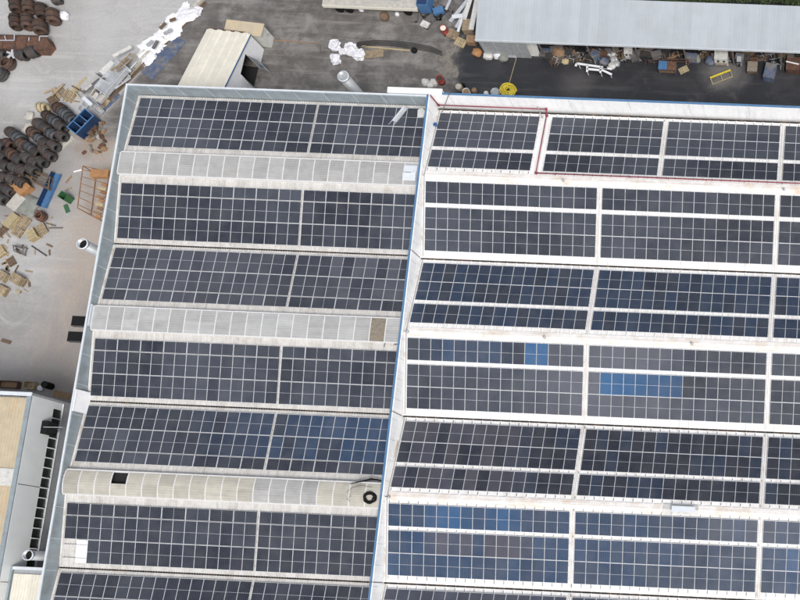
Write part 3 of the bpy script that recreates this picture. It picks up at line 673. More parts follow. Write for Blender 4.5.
# vertical vent stacks beside the walls
def stack(px, py, ztop, r, label, mouth):
    c = at(px, py, ztop); root = node('vent_stack', None, T((c.x, c.y, 0))); tag(root, label, 'pipe', 'vent stacks beside the halls')
    mb = MB(); mb.lathe([(r, 0), (r, ztop), (r * .93, ztop), (r * .93, ztop - 1.2), (0, ztop - 1.2)], 20); part('tube', mb, M_greym, root, True)
    mb = MB(); mb.lathe([(r * 1.01, ztop - .18), (r * 1.09, ztop - .18), (r * 1.09, ztop + .02), (r * .95, ztop + .02)], 20); part('rim', mb, M_capw, root, True)
    mb = MB(); mb.lathe([(0, ztop - .30), (r * .925, ztop - .30)], 20); part('mouth_disc', mb, mouth, root)  # black disc paints the shade inside open stacks; the grey one is a cap
    mb = MB(); mb.box((0, 0, .05), (r * 3, r * 3, .1)); part('base', mb, M_conc, root)
stack(82, 243.5, 8.9, .52, 'grey vertical vent stack rising from yard beside grey parapet', M_black)
stack(343, 76, 7.6, .55, 'grey vent stack with capped mouth behind the grey back parapet', M_greym)
stack(27.5, 555, 7.2, .48, 'grey vent stack between pale house wall and ivory lean-to', M_black)
# black hoods on the outer wall
for px, py, t in ((77, 321, 'black boxy vent hood on outer wall, next to the skylight end'), (73, 336.5, 'black boxy vent hood with bent flap on outer wall')):
    c = at(px, py, 7.4); root = node('vent_hood', None, T((c.x, c.y, 0))); tag(root, t, 'vent hood', 'black vent hoods')
    wx = XW - .2 - c.x; mb = MB(); mb.span(-.55, wx, -.5, .5, 7.0, 7.4); part('top_box', mb, M_black, root)
    mb = MB(); mb.add([(-.55, -.5, 7.35), (-.55, .5, 7.35), (-.85, .42, 6.8), (-.85, -.42, 6.8), (-.52, -.5, 7.30), (-.52, .5, 7.30), (-.80, .42, 6.78), (-.80, -.42, 6.78)], [(0, 1, 2, 3), (4, 7, 6, 5), (0, 4, 5, 1), (1, 5, 6, 2), (2, 6, 7, 3), (3, 7, 4, 0)]); part('flap', mb, M_black, root)
    mb = MB()
    for y in (-.52, .52): mb.bar((-.55, y, 7.42), (wx, y, 7.42), .05)
    part('edge_trim', mb, M_clamp, root)
    mb = MB(); mb.bar((0, 0, 7.0), (0, 0, 0), .1); part('support_post', mb, M_clamp, root)

# ------------------------------------------------------------------ buildings round the halls
def sheet_roof(root, o, u, v, wid, length, n, pitch, top, h, m):
    """n corrugated sheets side by side on the plane o + u*a + v*b"""
    u = Vector(u).normalized(); v = Vector(v).normalized(); nn = u.cross(v)
    Fm = Matrix(((u.x, v.x, nn.x, o[0]), (u.y, v.y, nn.y, o[1]), (u.z, v.z, nn.z, o[2]), (0, 0, 0, 1)))
    me = corr(wid / n, length, pitch, top, h).mesh('roof_sheet', m)
    for i in range(n): node('roof_sheet', me, Fm @ Matrix.Translation((i * wid / n, 0, .004 * (i % 2))), root)
    return Fm
# long open shed at the back
def long_shed():
    zf, zb, x0, x1, yf, yb = 3.0, 3.4, at(475, 40, 3.0).x, 62.0, at(640, 46, 3.0).y, at(700, 2.5, 3.4).y
    root = node('long_shed', None, T((30, 28, 0))); tag(root, 'long open fronted shed with pale grey sheet roof beyond the lane', 'shed')
    n = 58; Fm = sheet_roof(root, (x0, yf, zf), (1, 0, 0), (0, yb - yf, zb - zf), x1 - x0, math.hypot(yb - yf, zb - zf), n, .34, .03, .008, M_shed)
    mb = MB(); mb.span(x0 + .05, x1, yf + .1, yb - .05, zf - .22, zf - .08); node('ceiling_deck', mb.mesh('ceiling_deck', M_woodd), Matrix(), root)
    mb = MB(); mb.span(x0 - .02, x1, yf - .05, yf + .02, zf - .22, zf + .05); node('fascia', mb.mesh('fascia', M_capw), Matrix(), root)
    mb = MB(); mb.span(x0 + .1, x1, yb - .25, yb - .1, 0, zb - .2); node('rear_wall', mb.mesh('rear_wall', M_woodd), Matrix(), root)
    mb = MB(); mb.span(x0 + .1, x0 + .22, yf + .25, yb - .25, 0, zf - .2); node('side_wall', mb.mesh('side_wall', M_greym), Matrix(), root)
    xw = at(527, 55, 1.5).x; mb = MB(); mb.span(x0 + .22, xw, yf + .12, yf + .22, 0, zf - .22); node('front_wall', mb.mesh('front_wall', M_greym), Matrix(), root)
    for i in range(4): mb = MB(); xa = x0 + .5 + i * 1.3; mb.span(xa, xa + .05, yf + .08, yf + .12, 0, zf - .25); node('wall_rib', mb.mesh('wall_rib', M_steel), Matrix(), root)
    x = xw + 1.5
    while x < x1:
        mb = MB(); mb.span(x - .08, x + .08, yf + .15, yf + .31, 0, zf - .22); node('post', mb.mesh('post', M_clamp), Matrix(), root); x += 5.4
    return yf
YF = long_shed()
# small house at lower left: cream roof, pale side wall with a low window band
def left_house():
    zt = 7.5; c = at(33, 393, zt); y1 = c.y; y0 = -62.0; x1 = c.x; x0 = x1 - 12
    root = node('side_house', None, T((x1 - 6, (y0 + y1) / 2, 0))); tag(root, 'low house with cream corrugated roof and pale side wall along the alley', 'house')
    mb = MB(); mb.span(x0, x1, y1 - .25, y1, 0, zt + .10); node('gable_parapet', mb.mesh('gable_parapet', M_greym), Matrix(), root)
    mb = MB(); mb.span(x0, x1 + .05, y1 - .35, y1 + .03, zt + .10, zt + .16); node('parapet_cap', mb.mesh('parapet_cap', M_capw), Matrix(), root)
    mb = MB(); mb.span(x1 - .45, x1 - .02, y0, y1 - .36, zt - .05, zt + .08); node('box_gutter', mb.mesh('box_gutter', M_greyp), Matrix(), root)
    mb = MB(); mb.span(x0, x1 - .5, y0, y1 - .36, zt - .35, zt - .25); node('roof_deck', mb.mesh('roof_deck', M_greym), Matrix(), root)
    sheet_roof(root, (x1 - .46, y1 - .5, zt - .1), (0, -1, 0), (-1, 0, .06), 40, 11, 40, .25, .08, .05, M_cream) if False else sheet_roof(root, (x0, y1 - .5 - 40, zt - .12), (1, 0, 0), (0, 1, 0), x1 - x0 - .46, 40, 12, .33, .12, .05, M_cream)
    # wall above and below the window band, mullions and panes
    zs, zw = 3.95, 4.95
    ys = [y1 - .9 - i * 1.02 for i in range(22)]
    mb = MB(); mb.span(x1 - .2, x1, y0, y1 - .25, zw, zt - .05); node('side_wall', mb.mesh('side_wall', M_pale), Matrix(), root)
    mb = MB(); mb.span(x1 - .2, x1 - .003, y0, y1 - .25, 0, zs); node('plinth', mb.mesh('plinth', M_greym), Matrix(), root)  # lower wall coloured greyer to put in the alley's shade
    for q in (y1 - 9.1, y1 - 18.6): mb = MB(); mb.span(x1, x1 + .02, q, q + .06, zw + .03, zt - .1); node('wall_joint', mb.mesh('wall_joint', M_clamp), Matrix(), root)
    mb = MB(); mb.span(x1 - .2, x1 - .004, y1 - .88, y1 - .25, zs, zw); node('corner_pier', mb.mesh('corner_pier', M_pale), Matrix(), root)
    for i, y in enumerate(ys):
        mb = MB(); mb.span(x1 - .16, x1 - .12, y - 1.02, y, zs, zw); wn = node('window_pane', mb.mesh('window_pane', M_glass), Matrix(), root)
        mb = MB(); mb.span(x1 - .12, x1 + .03, y - .05, y + .05, zs, zw); node('mullion', mb.mesh('mullion', M_white), Matrix(), wn)
    mb = MB(); mb.span(x1 - .12, x1 + .06, y0, y1 - .25, zs - .05, zs - .002); node('window_sill', mb.mesh('window_sill', M_white), Matrix(), root)
    mb = MB(); mb.span(x1 - .2, x1 - .002, y0, ys[-1] - 1.02, zs, zw); node('corner_pier', mb.mesh('corner_pier', M_pale), Matrix(), root)
    # skylight patch in the roof
    a = at(0, 468, zt); b = at(13, 486, zt); mb = MB(); mb.span(a.x - 3, b.x, b.y, a.y, zt - .04, zt + .0); node('roof_light', mb.mesh('roof_light', M_offw), Matrix(), root)
    # hooded fan
    f = at(48, 428, 5.6); f2 = node('exhaust_fan', None, T((x1, f.y, 5.1))); tag(f2, 'black exhaust fan box on pale wall above the window band', 'fan')
    mb = MB(); mb.span(.005, .6, -.65, .65, -.3, .9); part('housing', mb, M_black, f2)
    mb = MB(); mb.add([(.6, -.65, .9), (.6, .65, .9), (1.0, .5, .2), (1.0, -.5, .2), (.6, -.65, .85), (.6, .65, .85), (1.0, .5, .15), (1.0, -.5, .15)], [(0, 1, 2, 3), (4, 7, 6, 5), (0, 4, 5, 1), (1, 5, 6, 2), (2, 6, 7, 3), (3, 7, 4, 0)]); part('hood', mb, M_black, f2)
    mb = MB(); mb.bar((.3, 0, .95), (2.2, .05, .95), .07); part('arm', mb, M_greym, f2)
    mb = MB(); mb.bar((2.15, .05, .95), (2.15, .05, -5.1), .09); part('arm_post', mb, M_greym, f2)
    return x1, zt
HX, HZ = left_house()
# ivory lean-to beyond the stack
def lean_to():
    z = 6.6; a = at(9, 566, z); b = at(43, 566, z)
    root = node('lean_to', None, T(((a.x + b.x) / 2, a.y - 5, 0))); tag(root, 'ivory corrugated lean-to roof with grey gutter between house and hall', 'lean-to')
    x0, x1, y1, y0 = a.x, XW - .25, a.y, a.y - 14
    mb = MB(); mb.span(x0, x1, y0, y1 - .1, z - .5, z - .2); node('roof_deck', mb.mesh('roof_deck', M_greym), Matrix(), root)
    sheet_roof(root, (x0 + .5, y0, z - .12), (1, 0, 0), (0, 1, 0), x1 - x0 - .5, 13.3, 6, .33, .10, .05, M_creamw)
    mb = MB(); mb.span(x0, x0 + .38, y0, y1, z - .15, z); node('side_gutter', mb.mesh('side_gutter', M_greyp), Matrix(), root)
    mb = MB(); mb.span(x0 + .38, x1, y1 - .3, y1, z - .15, z - .01); node('ridge_flashing', mb.mesh('ridge_flashing', M_capw), Matrix(), root)
    for x in (x0 + .2, x1 - .3):
        for y in (y0 + .2, y1 - .3): mb = MB(); mb.span(x - .08, x + .08, y - .08, y + .08, 0, z - .5); node('post', mb.mesh('post', M_greym), Matrix(), root)
lean_to()
# ivory workshop hut behind the back parapet
def hut():
    z = 2.5; SL = .235; A = at(207, 29, z); B = at(250.5, 34, z); u = (B - A); u.z = 0; wid = u.length; yaw = math.atan2(u.y, u.x); M = T(A, yaw, 0)
    ln = A.y - YB - .75
    root = node('workshop_hut', None, M); tag(root, 'ivory corrugated lean-to hut with open door flaps behind the grey parapet', 'hut')
    e = Vector((0, -1, SL)).normalized(); R3 = M.to_3x3(); rl = ln * math.hypot(1, SL)
    top = M @ Vector((0, -ln, z + SL * ln))
    sheet_roof(root, tuple(top), R3 @ Vector((1, 0, 0)), R3 @ -e, wid, rl, 5, .95, .45, .12, M_creamw)
    def poly(name, m, pts, th=(0, 0, -.08)):
        n = len(pts); mb = MB(); t = Vector(th); vs = [Vector(p) for p in pts]; mb.add(vs + [p + t for p in vs], [tuple(range(n)), tuple(range(n, 2 * n))[::-1]] + [(i, (i + 1) % n, n + (i + 1) % n, n + i) for i in range(n)])
        return part(name, mb, m, root)
    zr = lambda y: z - SL * y - .05
    poly('roof_deck', M_greym, [(.02, -.03, zr(-.03)), (wid - .02, -.03, zr(-.03)), (wid - .02, -ln, zr(-ln)), (.02, -ln, zr(-ln))])
    poly('side_wall', M_creamw, [(.06, -.2, 0), (.06, -ln, 0), (.06, -ln, zr(-ln) - .1), (.06, -.2, zr(-.2) - .1)], (.1, 0, 0))
    wx = wid - .12
    for y0, y1 in ((-.1, -2.4), (-4.9, -ln)):
        poly('side_wall', M_white, [(wx, y0, 0), (wx, y1, 0), (wx, y1, zr(y1) - .1), (wx, y0, zr(y0) - .1)], (.1, 0, 0))
    poly('door_header', M_white, [(wx, -2.4, 2.5), (wx, -4.9, 2.5), (wx, -4.9, zr(-4.9) - .1), (wx, -2.4, zr(-2.4) - .1)], (.09, 0, 0))
    poly('blue_trim', M_bluel, [(wid, -.02, zr(0) - .06), (wid, -ln, zr(-ln) - .06), (wid, -ln, zr(-ln) + .06), (wid, -.02, zr(0) + .06)], (.05, 0, 0))
    def b(name, m, *sp):
        mb = MB(); mb.span(*sp); return part(name, mb, m, root)
    b('end_wall', M_creamw, .18, wid - .14, -.18, -.06, 0, z - .15)
    b('rust_lip', M_rust, 0, wid * .85, -.02, .2, z - .14, z - .02)
    b('inner_floor', M_dark, .2, wid - .15, -5.0, -2.4, .01, .05)  # near-black slab paints the shade inside the doorway
    for (y, l, t, m) in ((-2.4, 1.25, -.30, M_steel), (-4.95, 1.25, -.75, M_steel)):
        mb = MB(); mb.box((l / 2, 0, 1.15), (l, .06, 2.2))
        dr = part('door', mb, m, root, M=Matrix.Translation((wid, y, 0)) @ Matrix.Rotation(t, 4, 'Z'))
        mb = MB(); mb.box((l * .6, 0, .75), (.5, .08, .5)); part('door_sign', mb, M_bluel, dr)
    mb = MB(); mb.box((0, 0, 0), (4.3, 1.6, .12)); part('annex_roof', mb, M_cream, root, M=Matrix.Translation((3.8, .85, 2.1)))
    b('annex_wall', M_offw, 1.8, 5.8, .22, 1.5, 0, 2.04)
hut()
# white flat-topped trailer at the top edge
def trailer():
    z = 1.2; a, b = at(322, 5, z), at(417, 9, z); L0 = (b - a).length; yw = math.atan2(b.y - a.y, b.x - a.x)
    root = node('flat_trailer', None, T((a + b) / 2, yw, 0)); tag(root, 'off white flat trailer with blue end box at edge of the yard', 'trailer')
    mb = MB(); mb.span(-L0/2, L0/2, 0, 2.4, .95, 1.2); part('deck', mb, M_conc, root)
    mb = MB(); mb.span(-L0/2 + .6, L0/2 - 2.0, .9, 2.2, 1.2, 1.24); part('deck_mat', mb, M_greym, root)
    mb = MB(); mb.span(-L0/2, L0/2, -.06, 0, .85, 1.22); part('side_rail', mb, M_creamw, root)
    mb = MB(); mb.span(-L0/2 + .3, L0/2 - .3, .5, 1.9, .55, .95); part('chassis', mb, M_black, root)
    for x in (-L0/2 + 1.6, -L0/2 + 2.7, L0/2 - 1.4):
        for y in (.12, 2.28):
            mb = MB(); mb.lathe([(0, -.13), (.2, -.13), (.42, -.12), (.45, -.06), (.45, .06), (.42, .12), (.2, .13), (0, .13)], 16, axis='x')
            part('wheel', mb, M_black, root, True, M=Matrix.Translation((x, y, .45)) @ Matrix.Rotation(math.pi / 2, 4, 'Z'))
    mb = MB(); mb.span(L0/2 + .02, L0/2 + 1.3, .2, 2.1, .2, 1.6); part('end_box', mb, M_bluel, root)
    mb = MB(); mb.span(L0/2 + .1, L0/2 + 1.2, .3, 2.0, 1.6, 1.64); part('end_box_lid', mb, M_bluepl, root)
trailer()
# ------------------------------------------------------------------ yard things
def coil(px, py, d, label, group, m, r=.62, L0=1.05, z=0.0, name='steel_coil'):
    """wire rod coil lying on its side; d = photo direction of its axis"""
    r0_ = random.Random(int(px * 17 + py * 5)); r *= r0_.uniform(.88, 1.08); L0 *= r0_.uniform(.85, 1.12)
    c = at(px, py, z + r); q = at(px + d[0], py + d[1], z + r); yaw = math.atan2(q.y - c.y, q.x - c.x); rr = random.Random(int(px * 31 + py))
    prof = []; n = 9
    for i in range(n):
        h = -L0/2 + L0 * i / (n - 1); e = .05 if i in (0, n - 1) else 0
        prof.append((r - e + rr.uniform(-.03, .02) + (.012 if i % 2 else 0), h))
    prof += [(r * .55, L0/2), (r * .5, L0/2 - .1), (r * .5, -L0/2 + .1), (r * .55, -L0/2)]
    mb = MB(); mb.lathe(prof, 18, axis='x', closed=True)
    for i, v in enumerate(mb.v):
        k = 1 + .05 * noise.noise(Vector((v[0] * 3, v[1] * 3 + px, v[2] * 3))); mb.v[i] = (v[0], v[1] * k, v[2] * k)
    o = thing(name, mb, m, Matrix.Translation((c.x, c.y, z + r)) @ Matrix.Rotation(yaw, 4, 'Z') @ Matrix.Rotation(rr.uniform(-.03, .03), 4, 'Y'), label, 'coil', group, True)
    st = MB()
    for h in (-.25, .25): st.lathe([(r + .03, h * L0 - .025), (r + .045, h * L0), (r + .03, h * L0 + .025), (r - .02, h * L0)], 18, axis='x', closed=True)
    part('strap', st, M_black if m is not M_coild else M_rust, o)
    return o
V = (.02, 1)
for px, py in ((16, 5), (28.5, 6), (41.5, 11), (53, 16.5), (15.5, 22), (27.5, 22), (40, 27)):
    coil(px, py, (.1, 1), 'rust brown steel coil in the block beside the rusty trough beam', 'rust brown coils by the trough beam', M_coilr, .66, 1.45)
coil(57, 0, (1, -.2), 'dark steel coil lying alone beyond the rust brown coils', None, M_coild, .5, .9)
D = (1, .68)
rowsC = [((12, 33), (19, 38)), ((22.5, 44), (30.5, 48), (37, 53)), ((34, 33), (40, 39), (45.5, 44)), ((40, 24.5), (46, 28.5), (53.5, 35)), ((48.5, 16.5), (55.5, 21.5), (61.5, 27)), ((60, 9), (65.5, 14), (71, 19)),
         ((2, 46), (9, 44)), ((3, 57), (12, 54), (20, 60)), ((28, 58), (36, 63)), ((6, 66), (15, 68), (24, 71)), ((46, 50), (54, 46), (62, 36)), ((4, 77), (13, 80), (22, 83)), ((33, 70), (42, 62), (50, 56)), ((1, 88), (9, 91), (2, 99))]
RN = ['the short row at the outer end of the coils', 'the fifth coil row from the blue crate', 'the fourth coil row from the blue crate', 'the third coil row from the blue crate', 'the second coil row from the blue crate', 'the coil row touching the blue crate'] + ['the loose coils above the orange box'] * 9
for i, row in enumerate(rowsC):
    for j, (x, y) in enumerate(row):
        m = (M_coilr, M_coild, M_coilg)[(0 if (i, j) in ((1, 0), (2, 0), (4, 0), (5, 0), (7, 1), (6, 1)) else (2 if (i, j) in ((1, 1), (2, 1), (3, 2), (4, 1), (5, 1), (5, 2), (0, 1)) else 1))]
        nm = {M_coilr.name: 'rust tinged', M_coild.name: 'dark grey', M_coilg.name: 'slate grey'}[m.name]
        coil(x, y + 100, D, f'{nm} steel coil in {RN[i]}', f'{nm} coils in {RN[i]}', m, .60, 1.0)
for px, py, d in ((2, 55, (1, .2)), (32, 52, (1, -.3)), (22, 55, (1, .1))): coil(px, py, d, 'dark steel coil lying against the rusty trough beam', 'dark coils at the trough beam', M_coild, .62, 1.1)
def ring(px, py, R0, r, m, label, cat='ring', name='steel_ring', turns=4, flat=.9, group=None):
    c = at(px, py, .2); mb = MB(); pts = []; n = turns * 22
    for i in range(n + 1):
        t = 2 * math.pi * i / 22; q = R0 * (1 - .09 * (i % 22) / 22 + .03 * math.sin(i * .9)) - .05 * (i // 22 % 2); pts.append((q * math.cos(t), q * math.sin(t) * flat, r + i * r * 1.5 / 22))
    mb.tube(pts, r, 6); return thing(name, mb, m, T((c.x, c.y, 0), random.uniform(0, 3)), label, cat, group, True)
ring(10, 65, .72, .13, M_coilr, 'rust brown wire ring lying flat below the rusty trough beam', 'wire ring')
ring(2, 76, .75, .14, M_coild, 'dark wire ring lying flat at the end of the yard coils', 'wire ring')
ring(42.5, 217, .52, .11, M_rust, 'rusty wire ring lying flat below the blue channel', 'wire ring')
# yellow hose ring with its cord, and small reels in the lane
c = at(508, 90.5, .2); root = node('yellow_hose', None, T((c.x, c.y, 0))); tag(root, 'coiled bright yellow hose on dark lane behind the blue parapet', 'hose')
mb = MB(); pts = []
for i in range(150):
    t = i * .36; q = .92 - .66 * ((i % 46) / 46) + .03 * math.sin(i); pts.append((q * math.cos(t), q * .92 * math.sin(t), .07 + .0024 * i))
mb.tube(pts, .075, 7); part('coils', mb, M_yellow, root, True)
e = at(517, 47, 0); e = Vector((e.x, e.y, 0)) - Vector((c.x, c.y, 0)); s0 = at(509.5, 83, 0) - Vector((c.x, c.y, 0)); mb = MB(); mb.tube([(s0.x, s0.y, .05), s0.lerp(e, .3) + Vector((.08, 0, .04)), s0.lerp(e, .65) + Vector((.2, 0, .04)), (e.x, e.y, .05)], .035, 6); part('free_end', mb, M_woody, root, True)
def drum(px, py, r, h, m, m2, label, cat='drum', name='metal_drum', z=0.0):
    c = at(px, py, z + h); o = thing(name, MB().lathe([(0, 0), (r, 0), (r, h * .32), (r * 1.04, h * .34), (r, h * .36), (r, h * .64), (r * 1.04, h * .66), (r, h * .68), (r, h), (r * 1.03, h), (r * 1.03, h + .03), (r * .95, h + .03), (r * .95, h - .02), (0, h - .02)], 20), m, T((c.x, c.y, z)), label, cat, None, True)
    part('lid', MB().lathe([(0, h - .005), (r * .8, h - .005), (r * .8, h - .015)], 20), m2, o); return o
drum(443, 28, .40, .9, M_red, M_creamw, 'red drum with cream lid beside pallets at the shed end')
drum(439, 78, .42, .8, M_red, M_coilr, 'dull red drum at lane edge behind the white duct')
drum(458.5, 86.5, .40, .5, M_wood, M_conc, 'beige round reel standing in lane near blue parapet', 'reel', 'cable_reel')
drum(466, 91.5, .42, .4, M_offw, M_cbrd, 'pale round reel half hidden by the blue parapet', 'reel', 'cable_reel')
for px, py, r, m, t in ((463, 84.5, .17, M_black, 'small black tin beside beige reel in the lane'), (474, 90, .28, M_cbrd, 'brown tub between pale reel and yellow hose'), (486, 93, .25, M_offw, 'pale tin close behind blue parapet, left of yellow hose'), (495, 92, .5, M_greym, 'flat grey tub touching the yellow hose')):
    drum(px, py, r, .3, m, m, t, 'tub', 'round_tub')
# woven bags
plank_later = []
def bag(px, py, r, m, label, group=None, z=0.0, flat=.75, seed=0, stretch=1.0, yaw=0, name='woven_bag', cat='bag', top=True, rough=1.0):
    bm = bmesh.new(); bmesh.ops.create_icosphere(bm, subdivisions=3, radius=1)
    for v in bm.verts:
        n = noise.noise(v.co * 1.6 + Vector((seed * 3.1, px, 0))) * .22 * rough + noise.noise(v.co * 4.5 + Vector((seed, 0, py))) * .10 * rough
        if rough > 1: n += (.22 - abs(noise.noise(v.co * 3.2 + Vector((seed * 1.3, py, px)))) * .9) * .34 * min(rough, 1.6)
        sq = Vector((math.copysign(abs(v.co.x) ** .8, v.co.x), math.copysign(abs(v.co.y) ** .8, v.co.y), math.copysign(abs(v.co.z) ** .8, v.co.z)))
        v.co = sq * (1 + n); v.co.z = max(v.co.z * flat, -.55 * flat) + .55 * flat
    me = bpy.data.meshes.new(name); bm.to_mesh(me); bm.free(); me.materials.append(m); me.polygons.foreach_set('use_smooth', [rough <= 1] * len(me.polygons))
    c = at(px, py, z + r * .6); o = node(name, me, T((c.x, c.y, z), yaw) @ Matrix.Diagonal((r * stretch, r, r, 1))); tag(o, label, cat, group)
    if top:
        mb = MB(); h = 1.4 * flat; mb.tube([(0, 0, h - .15), (.05, .03, h + .1), (.02, .1, h + .2)], [.2, .1, .22], 8); part('tied_neck', mb, m, o, True)
    return o
for i, (px, py, r) in enumerate(((334, 44, .62), (335, 58, .58), (342, 51, .38), (350, 48.5, .68), (357.5, 53, .66))):
    bag(px, py, r, M_bag, 'white woven bag in the cluster beside the black hoses', 'white bag cluster', seed=i, rough=1.7, flat=.6)
bag(63, 15, .55, M_bag, 'single white bag beside the end rust brown coil', seed=9, flat=.6)
fr = random.Random(5); fa, fb = (186, 9), (143, 53)
for i in range(26):
    t = (i + fr.random() * .8) / 26; px = fa[0] + (fb[0] - fa[0]) * t + fr.uniform(-6, 5); py = fa[1] + (fb[1] - fa[1]) * t + fr.uniform(-5, 5)
    bag(px, py, fr.uniform(.38, .72), M_foam if i % 3 else M_bag, 'crumpled white film bale in the heap along the boundary kerb', 'white film heap', seed=i * 1.7 + 20, flat=fr.uniform(.22, .42), stretch=fr.uniform(1.2, 2.2), yaw=fr.uniform(.3, 1.4), name='film_bale', cat='film bale', top=False, rough=1.9)
for i, (p, q, m) in enumerate((((160, 29), (166, 23), M_woodd), ((164, 34), (172, 30), M_greym), ((147, 46), (153, 41), M_greym), ((153, 49), (158, 41), M_clamp), ((170, 21), (176, 19), M_woodd))):
    plank_later.append((p, q, .35, .1, m, 'dark strip lying on top of the white film heap', .75, 'heap_strip', 'strip', 'strips on the film heap'))
# pallets
def pallet_parts(root, m, L0=1.2, W0=1.0, z=0.0, n=6):
    for i in range(n):
        mb = MB(); x = -L0/2 + (i + .5) * L0 / n; mb.span(x - .37 * L0 / n, x + .37 * L0 / n, -W0/2, W0/2, z + .115, z + .14); part('deck_board', mb, m, root)
    for y in (-W0/2 + .05, 0, W0/2 - .05):
        mb = MB(); mb.span(-L0/2, L0/2, y - .045, y + .045, z + .02, z + .115); part('stringer', mb, m, root)
    for x in (-L0/2 + .06, 0, L0/2 - .06):
        mb = MB(); mb.span(x - .05, x + .05, -W0/2, W0/2, z, z + .02); part('bottom_board', mb, m, root)
def pallet(px, py, d, label, m=None, z=0.0, L0=1.2, W0=1.0, group=None, stack_n=1, n=6, tilt=0.0):
    m = m or M_wood; c = at(px, py, z); q = at(px + d[0], py + d[1], z); yaw = math.atan2(q.y - c.y, q.x - c.x)
    for k in range(stack_n):
        root = node('wooden_pallet', None, Matrix.Translation((c.x + random.uniform(-.04, .04), c.y + random.uniform(-.04, .04), z + .145 * k + (L0 / 2 * math.sin(abs(tilt)) if tilt else 0))) @ Matrix.Rotation(yaw + random.uniform(-.05, .05), 4, 'Z') @ Matrix.Rotation(tilt, 4, 'Y'))
        tag(root, label, 'pallet', group or ('pallet stack: ' + label if stack_n > 1 else None)); pallet_parts(root, m, L0, W0, n=n)
    return yaw
pallet(60, 93, (1, -.7), 'grey wooden pallet at the end of the coil rows', n=7, L0=1.3, W0=1.2)
pallet(54, 100, (1, -.7), 'wooden pallet half under the coil rows end', M_woodd)
pallet(70, 97, (1, .5), 'wooden pallet beside loose planks near the blue crate', stack_n=2)
pallet(461, 43, (1, .5), 'pale slatted pallet leaning among scrap at the shed end', M_woody, n=5)
pallet(453, 35, (1, .5), 'wooden pallet below the red drum at shed end', stack_n=2)
pallet(684, 70, (1, -.5), 'small pale pallet on the lane beside the blue and brown cabinet', M_woody, n=5, L0=1.1, W0=.7)
pallet(35, 236, (.6, 1), 'stack of yellowed pallets below the rusty wire ring', M_woody, stack_n=4, n=6)
pallet(43, 230, (.6, 1), 'grey pallet beside the yellowed pallet stack', M_wood, stack_n=2)
pallet(21, 281, (1, .6), 'pallet pile with slatted side at lower yard edge', M_wood, stack_n=5, L0=1.4)
pallet(4, 277, (1, .6), 'low pallet pile touching the slatted pallet pile', M_wood, stack_n=3)
pallet(4, 291, (1, .6), 'mixed pallet pile lowest along the yard edge', M_wood, stack_n=3)
pallet(2, 252, (.7, 1), 'yellow pallet leaning at yard edge above the pile', M_woody, stack_n=2)
pallet(24, 222, (1, .6), 'flat brown pallet below the grey tarp', M_wood, L0=1.5, W0=1.3, n=7)
pallet(18, 232, (1, .6), 'weathered pallet between tarp pallet and pale boards', M_wood, L0=1.3)
pallet(12, 262, (.5, 1), 'small dark pallet standing between piles at the yard edge', M_woodd, L0=1.0, W0=.8)
pallet(6, 228, (1, -.9), 'red brown ladder-like pallet against the coil rows', M_woodd, L0=2.2, W0=.8, n=9)
# loose planks and bars
def plank(a, b, w, h, m, label, z=0.0, name='loose_plank', cat='plank', group=None, z2=None):
    A, B = at(*a, z), at(*b, z); c = (A + B) / 2; d = B - A; yaw = math.atan2(d.y, d.x); L0 = d.length; mb = MB()
    k = w * .06; mb.add([(-L0/2, -w/2, 0), (L0/2 - k, -w/2 + k, 0), (L0/2, w/2, 0), (-L0/2 + k, w/2 - k, 0), (-L0/2, -w/2, h), (L0/2 - k, -w/2 + k, h), (L0/2, w/2, h), (-L0/2 + k, w/2 - k, h)],
        [(3, 2, 1, 0), (4, 5, 6, 7), (0, 1, 5, 4), (1, 2, 6, 5), (2, 3, 7, 6), (3, 0, 4, 7)])
    return thing(name, mb, m, T((c.x, c.y, z), yaw), label, cat, group)
for a_ in plank_later: plank(a_[0], a_[1], a_[2], a_[3], a_[4], a_[5], z=a_[6], name=a_[7], cat=a_[8], group=a_[9])
rs0 = random.Random(21)
G1 = 'loose planks by the pallets'
for i, (a, b, w, m) in enumerate((((66, 97), (86, 78), .30, M_woody), ((65, 101), (80, 88), .25, M_wood), ((74, 91), (80, 98), .12, M_woody), ((63, 100), (80, 102), .15, M_wood), ((72, 86), (83, 92), .14, M_woodd), ((52, 96), (64, 84), .18, M_wood), ((57, 99), (69, 88), .16, M_woody), ((44, 93), (56, 88), .2, M_wood))):
    plank(a, b, w, .06, m, 'loose timber plank in the jumble at the coil rows end', z=.15 * (i % 3), group=G1)
for i in range(60):
    px, py = rs0.uniform(0, 50), rs0.uniform(208, 292)
    if px > 30 and py > 250: continue
    t = rs0.uniform(0, 3.1); l = rs0.uniform(3, 8); m = rs0.choice((M_wood, M_woodd, M_woody, M_wood))
    plank((px, py), (px + l * math.cos(t), py + l * math.sin(t)), rs0.uniform(.1, .28), .05, m, {M_wood.name: 'grey', M_woodd.name: 'dark', M_woody.name: 'yellow'}[m.name] + ' broken board scattered among pallets at the yard edge', name='broken_board', cat='board', group='broken boards, ' + m.name)
